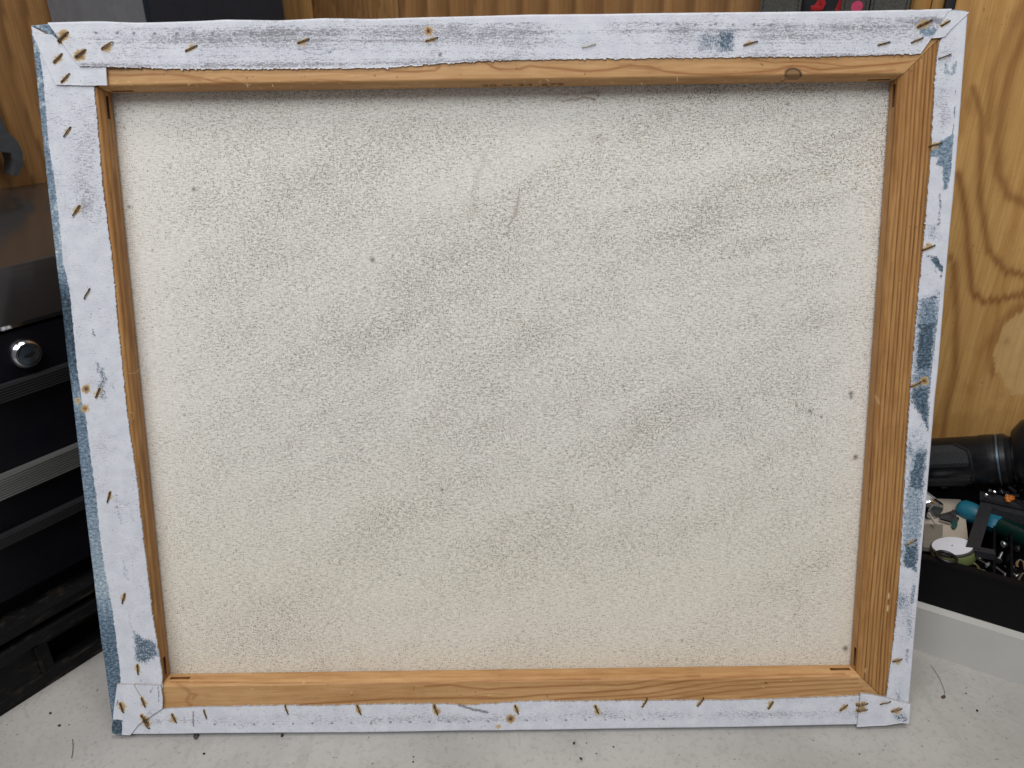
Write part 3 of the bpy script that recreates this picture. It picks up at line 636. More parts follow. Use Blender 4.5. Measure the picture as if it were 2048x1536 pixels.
# support under flashlight: added black box, fills the dark there
FB = fp(1950, 925)
shz = FB[2] - rr - .001
print('flash z', FB, rr, shz, 'tray rim z', LZ + TH)
c_ = (FB - TO); cy = float(c_ @ NR); cx = float(c_ @ DR)
print('flash tray-local', cx, cy, 'TY1', TY1)
hb = tthing('dark_filler_box', 'added low black lidded box filling the dark at the back of the tray under the flashlight', 'box')
box('box_base', TX0 + .005, TX1 - .005, .144, .229, .0035, shz - LZ - .006, M_tray, hb, .001); box('box_lid', TX0 + .004, TX1 - .004, .1425, .2305, shz - LZ - .0058, shz - LZ, M_tray, hb, .001)

# ================================================================== THE STRETCHED CANVAS
SC = thing('stretched_canvas', 'back of a white primed stretched canvas stapled to a pine frame, leaning upright', 'canvas')
SC.rotation_euler = (R(90) - LEAN, 0, 0)
W0, H0, IN = .612, .512, .0405
DEP = .0175
# ---- bars
def bar(side, mat, late_fn):
    L = W0 if side in ('top', 'bottom') else H0
    step_ = .0011; nu = int(L / step_)
    prof = [(.0012, -.0172), (.0006, -.010), (.0012, -.0012)] + [(b, -.0010) for b in np.arange(.004, .0380, .00042)] + \
           [(.0382, -.0012), (.0389, -.0020), (.0395, -.0030), (.0400, -.0041), (.0403, -.0050), (.0405, -.0059), (.0405, -.0068), (.0405, -.0102), (.0405, -.0118), (.0405, -.0135), (.0403, -.0150), (.0392, -.0160), (.030, -.0168)]
    prof = np.array(prof); npf = len(prof); iS = [i for i in range(npf) if abs(prof[i, 1] + .0068) < 1e-6][0]
    b = prof[:, 0]; s = np.linspace(0, 1, nu)
    ss = b[None, :] * 1.0 + (L - 2 * b[None, :]) * s[:, None]
    # mitre gap
    ss = ss + (.0002 - .0004 * s[:, None])
    bb = np.broadcast_to(b, ss.shape); zz = np.broadcast_to(prof[:, 1], ss.shape)
    if side == 'bottom': X, Y = ss, bb
    elif side == 'top': X, Y = ss, H0 - bb
    elif side == 'left': X, Y = bb, ss
    else: X, Y = W0 - bb, ss
    X = X + 0; Y = Y + 0
    P = np.stack([X, Y, zz], -1)
    idx = np.arange(nu * npf).reshape(nu, npf)
    f = np.stack([idx[:-1, :-1], idx[1:, :-1], idx[1:, 1:], idx[:-1, 1:]], -1)
    # mortise slots cut in the inner face near both ends
    depth_dir = {'bottom': (0, -1), 'top': (0, 1), 'left': (-1, 0), 'right': (1, 0)}[side]
    extra_v, extra_f = [], []; nv0 = nu * npf
    keep = np.ones(f.shape[:2], bool)
    ns = int(.022 / step_)
    for a0, a1 in ((3, ns), (nu - 1 - ns, nu - 4)):
        keep[a0:a1, iS] = False
        c = [idx[a0, iS], idx[a1, iS], idx[a1, iS + 1], idx[a0, iS + 1]]
        base = nv0 + len(extra_v)
        for ci in c:
            p = P.reshape(-1, 3)[ci]; extra_v.append(p); 
        for ci in c:
            p = P.reshape(-1, 3)[ci]; extra_v.append((p[0] + depth_dir[0] * .012, p[1] + depth_dir[1] * .012, p[2]))
        for k in range(4): extra_f.append([base + k, base + (k + 1) % 4, base + 4 + (k + 1) % 4, base + 4 + k])
        extra_f.append([base + 4, base + 5, base + 6, base + 7])
    f = f[keep].reshape(-1, 4)
    V = np.r_[P.reshape(-1, 3), np.array(extra_v)]; f = np.r_[f, np.array(extra_f)]
    # close the back
    cl = np.stack([idx[:-1, -1], idx[1:, -1], idx[1:, 0], idx[:-1, 0]], -1); f = np.r_[f, cl]
    cum = np.r_[0, np.cumsum(np.hypot(*np.diff(prof, axis=0).T))]
    along = ss.ravel(); across = np.broadcast_to(cum, ss.shape).ravel()
    px, py = unpl(X.ravel(), Y.ravel(), zz.ravel())
    late, knot, chip = late_fn(along, across, px, py)
    e = np.zeros(len(extra_v))
    return mesh_obj('stretcher_bar', V, f, mat, SC, True, {'late': np.r_[late, e + .9], 'knot': np.r_[knot, e + .25], 'chip': np.r_[chip, e]})  # mortise pocket walls coloured darker than the bar faces
def draw(px, py, items, seed=0):
    wx = px + 4 * (fbm(px / 30, py / 8, seed) - .5); wy = py + 3 * (fbm(px / 60, py / 6, seed + 3) - .5)
    L = np.zeros(len(px))
    for pts, wd, k in items: L = np.maximum(L, k * np.exp(-(segdist(wx, wy, pts) / wd) ** 2))
    return L
def chips(px, py, n, seed, rx, ry):
    r = np.random.default_rng(seed); c = np.zeros(len(px))
    for _ in range(n):
        x, y = r.uniform(*rx), r.uniform(*ry); l = r.uniform(1, 4); a = r.uniform(0, 3.1)
        c = np.maximum(c, .7 * np.exp(-(segdist(px, py, [(x, y), (x + l * math.cos(a), y + l * math.sin(a))]) / 1.0) ** 2))
    return c
def f_top(a, c, px, py):
    it = [([(215, 149), (260, 150), (330, 148), (370, 152), (400, 156), (430, 164), (470, 166)], 2.4, .7), ([(330, 146), (360, 150), (400, 160)], 4.5, .5), ([(430, 160), (445, 155), (460, 158), (480, 166)], 2, .55),
          ([(500, 140), (540, 139), (600, 143), (700, 146), (760, 141)], 2.5, .35), ([(590, 166), (640, 160), (700, 163)], 2.2, .5),
          ([(768, 140), (790, 143), (830, 144), (870, 141), (880, 134)], 2.6, .75), ([(965, 122), (985, 134), (1000, 139), (1040, 138), (1060, 132), (1090, 136), (1180, 143), (1220, 140), (1260, 132), (1300, 134), (1330, 144), (1380, 148), (1430, 150), (1500, 146), (1545, 142), (1565, 136), (1585, 132), (1610, 134), (1640, 140), (1700, 136), (1760, 130), (1820, 124)], 2.7, .8),
          ([(1240, 134), (1290, 136), (1320, 140)], 4.5, .5), ([(1500, 118), (1550, 126), (1600, 124), (1640, 126), (1700, 133), (1790, 128), (1840, 120)], 1.8, .7), ([(1450, 152), (1500, 150), (1548, 147), (1562, 140), (1580, 136), (1600, 138), (1620, 147), (1700, 148), (1790, 140)], 1.9, .5), ([(1610, 152), (1680, 153), (1760, 147)], 1.6, .35)]
    L = draw(px, py, it, 3); L = np.maximum(L, .12 * bands(c, a, .004, 5, .5, 2))
    kn = 1.0 * np.exp(-(np.abs(np.hypot((px - 1586) / 1.25, py - 150) - 12.5) / 2.4) ** 2) * (py < 153) * sstep(1566, 1572, px)
    kn = np.maximum(kn, .7 * np.exp(-(segdist(px, py, [(1572, 151), (1580, 154)]) / 2) ** 2)); kn = np.maximum(kn, .5 * (np.hypot((px - 1586) / 1.25, py - 150) < 12) * (py < 160))
    kn = np.maximum(kn, .8 * np.exp(-(segdist(px, py, [(1570, 158), (1562, 164)]) / 1.5) ** 2))
    ch = chips(px, py, 46, 5, (230, 1760), (158, 176))
    return L, kn, ch
def f_bottom(a, c, px, py):
    it = [([(340, 1364), (500, 1366), (640, 1367), (900, 1364), (1050, 1362), (1200, 1358)], 1.6, .75), ([(340, 1358), (600, 1358), (1000, 1352), (1400, 1346)], 1.2, .3), ([(350, 1353), (700, 1352), (1100, 1347), (1500, 1341)], 1.2, .3),
          ([(600, 1410), (660, 1404), (730, 1401), (800, 1396), (860, 1396), (930, 1396), (1000, 1396), (1040, 1394), (1110, 1388), (1190, 1384), (1260, 1380), (1300, 1373), (1340, 1366), (1380, 1361), (1450, 1355), (1560, 1350), (1690, 1347)], 2.2, .75),
          ([(850, 1372), (900, 1370), (940, 1375), (975, 1378), (1020, 1376), (1100, 1372), (1190, 1369), (1240, 1370), (1290, 1362), (1340, 1356), (1400, 1351)], 2.0, .7),
          ([(1080, 1404), (1140, 1396), (1220, 1392), (1290, 1388), (1340, 1380), (1400, 1369), (1470, 1362), (1600, 1356), (1700, 1352)], 1.8, .65), ([(1180, 1404), (1260, 1397), (1330, 1392), (1400, 1380), (1450, 1372), (1540, 1365), (1650, 1361), (1715, 1358)], 1.6, .6),
          ([(1340, 1398), (1400, 1390), (1450, 1383), (1540, 1374), (1640, 1369), (1715, 1366)], 1.8, .6), ([(1480, 1396), (1560, 1386), (1640, 1379), (1725, 1374)], 1.8, .5), ([(1600, 1392), (1680, 1384), (1730, 1381)], 1.6, .4),
          ([(355, 1368), (372, 1376), (380, 1388), (374, 1400), (382, 1410)], 4, .5), ([(378, 1386), (392, 1390), (386, 1398)], 3, .5), ([(900, 1398), (950, 1392), (1000, 1396)], 1.5, .5)]
    return draw(px, py, it, 7), .9 * np.exp(-(np.hypot(px - 1532, py - 1366) / 2.2) ** 2), chips(px, py, 10, 8, (360, 1700), (1352, 1405))
def f_right(a, c, px, py):
    wob = .0010 * (fbm(a * 12, c * 60, 4, 2) - .5) * 2 + .0016 * (a - .25)
    cc = c + wob; L = np.zeros(len(c))
    r = np.random.default_rng(21); pos = .0165; 
    while pos < .060:
        wd = r.uniform(.00022, .0004); k = r.uniform(.7, 1.0); d = cc - pos
        L = np.maximum(L, k * np.where(d < 0, np.exp(-(d / (wd * 2.4)) ** 2), np.exp(-(d / wd) ** 2)))
        pos += r.uniform(.0021, .0037)
    L = L * (.35 + 1.0 * fbm(a * 16, c * 420, 6, 3)); L = np.minimum(L, 1)
    ch = np.maximum(.9 * np.exp(-(segdist(px, py, [(1778, 1188), (1777, 1196)]) / 1.6) ** 2), .9 * np.exp(-(segdist(px, py, [(1776, 1212), (1775, 1221)]) / 1.8) ** 2))
    ch = np.maximum(ch, .6 * np.exp(-(segdist(px, py, [(1731, 1338), (1730, 1344)]) / 1.5) ** 2)); ch = np.maximum(ch, .35 * np.exp(-(segdist(px, py, [(1752, 793), (1757, 806)]) / 3) ** 2))
    kn = np.maximum(.8 * np.exp(-(np.hypot(px - 1844, py - 116) / 1.8) ** 2), .6 * np.exp(-(np.hypot(px - 1823, py - 142) / 2) ** 2))
    return L, kn, ch
def f_left(a, c, px, py):
    L = .8 * bands(c + .0006 * np.sin(a * 30), a, .0042, 15, .12, 2.2)
    return L, np.zeros(len(a)), chips(px, py, 6, 9, (200, 300), (200, 1200))
bar('top', M_bar_h, f_top); bar('bottom', M_bar_h, f_bottom); bar('left', M_bar_v, f_left); bar('right', M_bar_v, f_right)
# size stamp on the lower face of the top bar
M_ink = simple('faded_ink', srgb(92, 74, 58), .8, .1)
xa = pl(964, 168, -.007)[0]; xb = pl(1128, 168, -.007)[0]
mt = Matrix.Translation(((xa + xb) / 2, H0 - IN - .00006, -.0082)) @ Matrix(((1, 0, 0, 0), (0, 0, -1, 0), (0, 1, 0, 0), (0, 0, 0, 1)))
ts = text_on('size_stamp', '20 X 24 .675', .0076, M_ink, SC, mt, .00003); wdt = ts.dimensions.x or .05
vx = [v.co.x for v in ts.data.vertices]; ts.scale = ((xb - xa) / (max(vx) - min(vx)), 1, 1)

# ---- raw canvas seen inside the frame
nu, nv = 700, 580
P, f, a, b = grid_plane((0, 0, -DEP), (1, 0, 0), (0, 1, 0), nu, nv, (.003, W0 - .003), (.003, H0 - .003))
px, py = unpl(P[:, 0], P[:, 1], P[:, 2])
P[:, 2] += .0005 * (fbm(P[:, 0] * 9 + P[:, 1] * 5, P[:, 1] * 11 - P[:, 0] * 6, 2) - .5) * 2
dense = .85 * (fbm((px - py * .5) / 430, (py + px * .5) / 75, 31, 3) - .5) + .7 * (fbm((px - py * .5) / 700 + 7, (py + px * .5) / 210, 33, 2) - .5) + .9 * (fbm(px / 260, (py + px * .12) / 26, 34, 2) - .5) * np.exp(-((px - 1450) / 380) ** 2 - ((py - 400) / 240) ** 2) + .5 * (fbm(px / 34, py / 34, 35, 2) - .5)
for cx_, cy_, sx, sy, k in [(560, 330, 330, 170, .35), (820, 560, 380, 170, .3), (1560, 400, 200, 260, .35), (1000, 760, 460, 130, .2), (1150, 1250, 600, 120, -.5), (500, 1180, 220, 200, -.3), (1500, 1150, 250, 250, -.25), (300, 700, 60, 600, -.6), (1700, 800, 50, 700, -.4), (1000, 215, 800, 28, -.3), (560, 1260, 120, 60, .4), (330, 260, 70, 70, .2)]:
    dense += k * np.exp(-((px - cx_) / sx) ** 2 - ((py - cy_) / sy) ** 2)
stain = np.zeros(len(px)); spot = np.zeros(len(px))
wx = px + 14 * (fbm(px / 25, py / 25, 40) - .5); wy = py + 14 * (fbm(px / 25, py / 25, 41) - .5)
for pts, wd, k in [([(975, 303), (962, 340), (950, 380), (946, 430)], 10, .34), ([(1042, 378), (1034, 420), (1016, 468)], 4.5, .42), ([(1035, 400), (1030, 440)], 16, .10), ([(1120, 192), (1200, 186)], 6, .42), ([(1128, 203), (1150, 198), (1190, 200)], 3.5, .6),
                   ([(1280, 300), (1310, 312), (1370, 290)], 8, .3), ([(1110, 290), (1180, 275), (1260, 290)], 10, .22), ([(1060, 525), (1180, 540), (1330, 515)], 10, .16), ([(560, 1270), (620, 1300)], 20, .14), ([(740, 470), (760, 560)], 14, .16), ([(1540, 1190), (1570, 1160)], 12, .2), ([(578, 885), (580, 900)], 4, .4), ([(1145, 1010), (1148, 1025)], 4, .35), ([(1290, 945), (1300, 935)], 6, .3), ([(1640, 560), (1660, 640), (1620, 730)], 22, .10), ([(860, 240), (905, 250)], 9, .2), ([(1600, 310), (1700, 270)], 12, .2)]:
    stain = np.maximum(stain, k * np.exp(-(segdist(wx, wy, pts) / wd) ** 2))
stain *= .95; stain += .16 * sstep(.55, .8, fbm(px / 60, py / 40, 50)) + .10 * sstep(.5, .8, fbm(px / 26, py / 170, 51)) * sstep(850, 1050, py)
for x, y, r_ in [(387, 378, 4), (745, 520, 4.5), (1702, 787, 4.5), (1702, 794, 3.5), (1711, 914, 5), (1620, 822, 4), (1643, 834, 2.5), (1691, 1297, 5), (305, 500, 2), (258, 414, 3), (884, 980, 3), (1575, 208, 3), (1416, 288, 2), (800, 1150, 2)]:
    spot = np.maximum(spot, .85 * np.exp(-(np.hypot(px - x, py - y) / r_) ** 2))
for _ in range(150):
    x, y = rng.uniform(240, 1740), rng.uniform(190, 1330); spot = np.maximum(spot, rng.uniform(.3, .8) * np.exp(-(np.hypot(px - x, py - y) / rng.uniform(1.2, 2.4)) ** 2))
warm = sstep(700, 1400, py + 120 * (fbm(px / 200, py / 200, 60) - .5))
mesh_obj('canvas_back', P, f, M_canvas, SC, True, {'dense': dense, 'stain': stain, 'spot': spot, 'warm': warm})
mesh_obj('painted_face', [(.0008, .0008, -.0181), (W0 - .0008, .0008, -.0181), (W0 - .0008, H0 - .0008, -.0181), (.0008, H0 - .0008, -.0181)], [(0, 3, 2, 1)], M_front, SC)

# ---- staples list (photo ends), rust amount, brightness class
ST = [((120, 85), (141, 66), 1.15), ((207, 100), (229, 86), .8), ((155, 117), (176, 101), 1.25), ((110, 127), (127, 108), .8), ((125, 166), (142, 148), .6), ((371, 103), (395, 91), .6), ((595, 87), (619, 78), .6), ((851, 83), (876, 75), .55), ((1164, 95), (1191, 88), .0), ((1487, 91), (1515, 83), .45), ((1755, 91), (1780, 84), .3), ((1822, 86), (1846, 75), .3), ((1834, 55), (1864, 40), .9), ((1880, 53), (1899, 42), .5),
      ((1877, 118), (1901, 109), .1), ((1859, 293), (1884, 285), .55), ((1846, 500), (1870, 490), .6), ((1822, 773), (1842, 763), .4), ((1810, 1090), (1833, 1078), .25), ((1785, 1323), (1804, 1317), .5),
      ((1679, 1421), (1695, 1408), .6), ((1712, 1409), (1734, 1404), .7), ((1713, 1420), (1733, 1416), .7), ((1758, 1406), (1779, 1400), .1), ((1781, 1421), (1802, 1414), .6), ((1536, 1417), (1546, 1402), .6), ((1394, 1412), (1407, 1396), .4), ((1284, 1414), (1294, 1397), .35), ((1190, 1410), (1197, 1427), .7), ((1030, 1410), (1037, 1428), .6), ((868, 1410), (876, 1430), .8), ((714, 1410), (723, 1429), .6), ((570, 1410), (577, 1428), .2), ((408, 1419), (414, 1437), .25), ((344, 1427), (354, 1445), .6),
      ((242, 1404), (250, 1423), .8), ((285, 1393), (293, 1412), .6), ((284, 1428), (297, 1444), .8), ((289, 1438), (300, 1455), .7), ((250, 1187), (245, 1207), .5), ((275, 1329), (277, 1349), .55), ((221, 983), (215, 1005), .5), ((200, 776), (192, 796), .6), ((180, 577), (169, 598), .1), ((160, 411), (146, 432), .7), ((142, 254), (128, 274), .4)]
HOLES = [(857, 62, .9), (172, 778, .9), (1021, 1437, .9), (170, 817, .7), (1849, 762, .8), (156, 801, .45)]
BLUE_STRIP = [(50, 30), (66, 68), (75, 72), (88, 170), (97, 290), (108, 350), (121, 467), (126, 525), (138, 574), (145, 640), (150, 700), (157, 760), (164, 805), (171, 830), (180, 905), (192, 990), (199, 1060), (209, 1140), (214, 1160), (224, 1215), (231, 1270), (239, 1330), (241, 1366), (232, 1440), (228, 1475), (150, 1475), (40, 400)]
def marks(px, py, role):
    n = len(px); paint = np.zeros(n) - .9; tone = np.full(n, .5); dirt_and_shade = np.full(n, .15); rust = np.zeros(n)
    wx = px + 9 * (fbm(px / 12, py / 12, 70) - .5); wy = py + 9 * (fbm(px / 12, py / 12, 71) - .5)
    def P_(val, t=None):
        nonlocal paint, tone
        tone = np.where(val > paint, t if t is not None else tone, tone); paint = np.maximum(paint, val)
    def poly(pts, k=1.0, soft=6, t=.4): P_(np.where(True, -.9 + (k + .9) * sstep(-soft * 1.5, soft * .9, polysd(wx, wy, pts)), 0), t)
    def line(pts, wd, k=.8, t=.4): P_(-.9 + (k + .9) * np.exp(-(segdist(wx, wy, pts) / wd) ** 2), t)
    if role in ('left', 'cornerTL_under'):
        sd_ = polysd(px + 3 * (fbm(px / 5, py / 6, 72) - .5), py, BLUE_STRIP)
        tt = np.interp(py, [0, 380, 520, 560, 600, 700, 760, 800, 830, 1000, 1180, 1240, 1290, 1380, 1500], [.47, .50, .62, .45, .12, .16, .36, .62, .42, .50, .72, .40, .34, .36, .40]) + .10 * (fbm(px / 14, py / 22, 73) - .5)
        if role == 'cornerTL_under': sd_ = np.full(n, 9.0)
        P_(np.where(sd_ > 0, 1.05 + .0 * sd_, -.9 + 1.2 * sstep(-2.5, 0, sd_)), tt)
        pale = .55 * sstep(.52, .68, fbm(px / 7, py / 16, 74)) * sstep(560, 520, py) ; tone = np.where(sd_ > 0, tone + pale * .5, tone)
    if role == 'left':
        line([(152, 390), (153, 412)], 2.2, .7, .6); line([(181, 590), (189, 600), (200, 610)], 5, .25, .35); line([(181, 620), (182, 640)], 3, .35, .1)
        line([(186, 660), (188, 675)], 5, .55, .2); line([(188, 690), (188, 708)], 2.5, .2, .1); line([(192, 725), (196, 740)], 7, .55, .35); line([(203, 742), (210, 758), (200, 775), (206, 795)], 13, .52, .3); line([(225, 768), (228, 778)], 9, .3, .4); line([(210, 800), (214, 830)], 9, .05, .7)
        line([(230, 990), (236, 1020), (240, 1045)], 9, .32, .45); line([(248, 1125), (252, 1150), (256, 1160)], 8, .35, .4); line([(266, 1130), (268, 1165)], 5, .2, .4); line([(258, 1225), (264, 1260), (272, 1275)], 7, .3, .6)
        poly([(262, 1258), (270, 1300), (270, 1324), (290, 1330), (318, 1310), (312, 1282), (290, 1276)], .72, 10, .33); line([(235, 1225), (240, 1240)], 6, .1, .4); line([(262, 1240), (285, 1262)], 14, -.05, .6)
    if role == 'top':
        line([(598, 97), (618, 106), (640, 110), (668, 100)], 4, .50, .40); poly([(1395, 60), (1470, 58), (1466, 106), (1390, 106)], .30, 26, .36); poly([(1435, 60), (1474, 58), (1468, 106), (1430, 106)], .48, 16, .32); poly([(1310, 60), (1420, 60), (1420, 100), (1300, 100)], -.12, 30, .5); line([(1340, 62), (1352, 68)], 8, .15, .4)
        line([(1012, 50), (1030, 50)], 2.2, .5, .1); line([(648, 36), (745, 38)], 2.2, .35, .3); line([(640, 33), (650, 35)], 2, .3, .3); line([(145, 95), (149, 97)], 3, .5, .5)
        poly([(1838, 58), (1846, 54), (1870, 56), (1874, 62), (1860, 74), (1848, 72), (1838, 66)], .95, 4, .52); line([(1828, 18), (1846, 19)], 3, .8, .4); line([(1110, 72), (1230, 76)], 30, .15, 1.05); paint = np.where((px > 1300) & (px < 1500) & (paint > -.6), paint + .22, paint); line([(1865, 22), (1900, 20)], 3, .1, .5)
    if role == 'right':
        poly([(1859, 150), (1863, 200), (1900, 190), (1905, 160), (1895, 130), (1865, 120)], -.1, 10, .75)
        line([(1890, 130), (1893, 145), (1903, 150), (1912, 128)], 7, .38, .6); line([(1915, 160), (1911, 230), (1906, 270)], 2.2, .8, .5)
        poly([(1859, 305), (1880, 285), (1907, 268), (1904, 315), (1900, 340), (1893, 378), (1886, 380), (1888, 350), (1884, 332), (1872, 330), (1880, 312), (1860, 312)], 1.0, 5, .52)
        line([(1880, 388), (1880, 420), (1876, 450)], 5, .18, .3); poly([(1852, 445), (1876, 445), (1884, 480), (1850, 480)], .12, 14, .6); line([(1855, 510), (1868, 515)], 5, .2, .2)
        line([(1868, 520), (1880, 532), (1884, 538)], 8, .9, .28); line([(1882, 545), (1881, 555)], 3, .3, .2); line([(1864, 595), (1874, 595)], 2, .8, .2)
        poly([(1836, 600), (1876, 590), (1880, 640), (1868, 740), (1860, 800), (1824, 780), (1828, 700)], .50, 20, .45); poly([(1838, 650), (1870, 640), (1862, 740), (1832, 740)], .85, 14, .26)
        poly([(1822, 775), (1860, 770), (1858, 800), (1856, 850), (1840, 830), (1824, 800)], .66, 12, .28); poly([(1840, 830), (1858, 820), (1856, 866)], .55, 8, .30)
        poly([(1820, 905), (1850, 880), (1850, 960), (1845, 1060), (1832, 1120), (1800, 1120), (1808, 1000)], .40, 14, .60); poly([(1830, 905), (1852, 900), (1846, 985), (1815, 975)], .66, 12, .32); poly([(1808, 1090), (1836, 1085), (1832, 1145), (1806, 1130)], .66, 10, .3)
        paint = np.where(paint > -.5, paint + .32, paint)
        poly([(1806, 880), (1852, 860), (1846, 1100), (1796, 1130)], .42, 12, .80)
        P_(-.25 + 1.15 * (fbm(px / 26, py / 60, 75) - .42) * sstep(430, 500, py) * 1.6, .45)
        line([(1828, 1170), (1825, 1205)], 9, .55, .42); line([(1822, 1215), (1812, 1290)], 10, .25, .4); poly([(1776, 1372), (1814, 1340), (1812, 1408), (1774, 1395)], .30, 14, .85); line([(1795, 1385), (1800, 1400)], 10, .40, .30); line([(1815, 1300), (1814, 1325)], 6, .45, .4)
    if role == 'right' :
        paint = np.where(px > np.interp(py, [0, 270, 560, 760, 1000, 1200, 1330, 1450], [1921, 1908, 1885, 1863, 1850, 1829, 1818, 1822]), -.9, paint)
        dirt_and_shade += .35 * np.exp(-((px - 1895) / 16) ** 2 - ((py - 105) / 22) ** 2) + .4 * np.exp(-((px - 1885) / 20) ** 2 - ((py - 220) / 60) ** 2)
        dirt_and_shade += .25 * np.exp(-((py - 1230) / 70) ** 2) - .25 * sstep(1915, 1925, px + (py) * .072)
    if role == 'cornerBL':
        poly([(226, 1436), (249, 1438), (248, 1470), (220, 1470)], 1.0, 4, .2); line([(236, 1398), (234, 1410)], 4, .5, .2); line([(305, 1376), (300, 1384)], 3, .5, .2); line([(318, 1372), (321, 1400)], 3, .6, .25)
    if role == 'cornerBR':
        poly([(1780, 1425), (1812, 1420), (1816, 1444), (1790, 1440)], .50, 10, .28); line([(1795, 1414), (1812, 1412)], 8, .1, .4); poly([(1795, 1400), (1820, 1405), (1818, 1446), (1780, 1430)], .05, 10, .8)
    if role == 'top':
        g = np.interp(px, [90, 300, 520, 600, 780, 980, 1080, 1150, 1300, 1500, 1750, 1900], [.25, .55, .75, .6, .45, .75, .6, .2, .55, .55, .6, .3])
        rel = py - np.interp(px, [60, 1936], [48, 20]); dirt_and_shade += g * (.52 * np.exp(-((rel - 33) / 22) ** 2) + .34) + .5 * (fbm(px / 160, py / 3.2, 90, 2) - .5) + .4 * (fbm(px / 70, py / 40, 91, 2) - .5) + .35 * np.exp(-((rel - 88) / 7) ** 2) - .2 * (rel < 12)
        dirt_and_shade += .6 * np.exp(-((px - 1860) / 30) ** 2 - ((py - 42) / 9) ** 2)
        for k in range(13): dirt_and_shade += 2.2 * np.exp(-(np.hypot(px - (195 + k * 38.7 + 4 * math.sin(k * 2)), py - 67.5) / 2.0) ** 2)
        for k in range(7): dirt_and_shade += 1.6 * np.exp(-(np.hypot(px - (1316 + k * 38 + 3 * math.sin(k * 3)), py - 49) / 1.8) ** 2)
        dirt_and_shade += 2.2 * np.exp(-(np.hypot(px - 880, py - 109) / 2.6) ** 2)
    if role == 'left': dirt_and_shade += .5 * (fbm(px / 40, py / 60, 81) - .35) + .35 * np.exp(-((px - 170) / 22) ** 2 - ((py - 400) / 60) ** 2) + .2 * np.exp(-((py - 250) / 90) ** 2) - .35 * sstep(1240, 1270, py) * (px < 268)
    if role == 'bottom':
        rel = py - np.interp(px, [228, 1816], [1467, 1446]); dirt_and_shade += .3 * np.exp(-((rel + 22) / 10) ** 2) + .4 * (fbm(px / 60, py / 12, 82) - .45)
        for k in range(24): dirt_and_shade += 1.3 * np.exp(-(np.hypot(px - (430 + k * 39), py - (1449 - k * .5)) / 1.7) ** 2)
        dirt_and_shade += 1.2 * np.exp(-(segdist(px, py, [(387, 1422), (387, 1452)]) / 1.2) ** 2); dirt_and_shade += 1.0 * np.exp(-(segdist(px, py, [(918, 1410), (945, 1418), (975, 1424)]) / 3) ** 2)
    dirt_and_shade += .25 * (fbm(px / 22, py / 14, 83) - .5)
    for (x0, y0), (x1, y1), k in ST:
        if k <= 0: continue
        d = segdist(px, py, [(x0 + (x1 - x0) * .1, y0 + (y1 - y0) * .1), (x0 * .3 + x1 * .7, y0 * .3 + y1 * .7)]); r_ = 5.2 + 5.5 * k
        ox, oy = ((x0 + x1) / 2 + 2 * math.sin(x0), (y0 + y1) / 2 + 4 * math.cos(x0 * 1.7))
        rust = np.maximum(rust, min(1, .35 + .6 * k) * np.exp(-(d / (r_ * .5)) ** 2)); rust = np.maximum(rust, (.25 + .45 * k) * np.exp(-(np.hypot(px - ox, py - oy) / r_) ** 2))
    for x, y, k in HOLES:
        rust = np.maximum(rust, k * np.exp(-(np.hypot(px - x, py - y) / 9) ** 2)); rust = np.maximum(rust, 1.4 * k * np.exp(-(np.hypot(px - x, py - y) / 4) ** 2))
    if role == 'bottom':
        rust = np.maximum(rust, .42 * np.exp(-(np.hypot((px - 998) / 1.6, py - 1453) / 7) ** 2))
    return {'paint': paint, 'tone': tone, 'dirt_and_shade': dirt_and_shade, 'rust': rust}

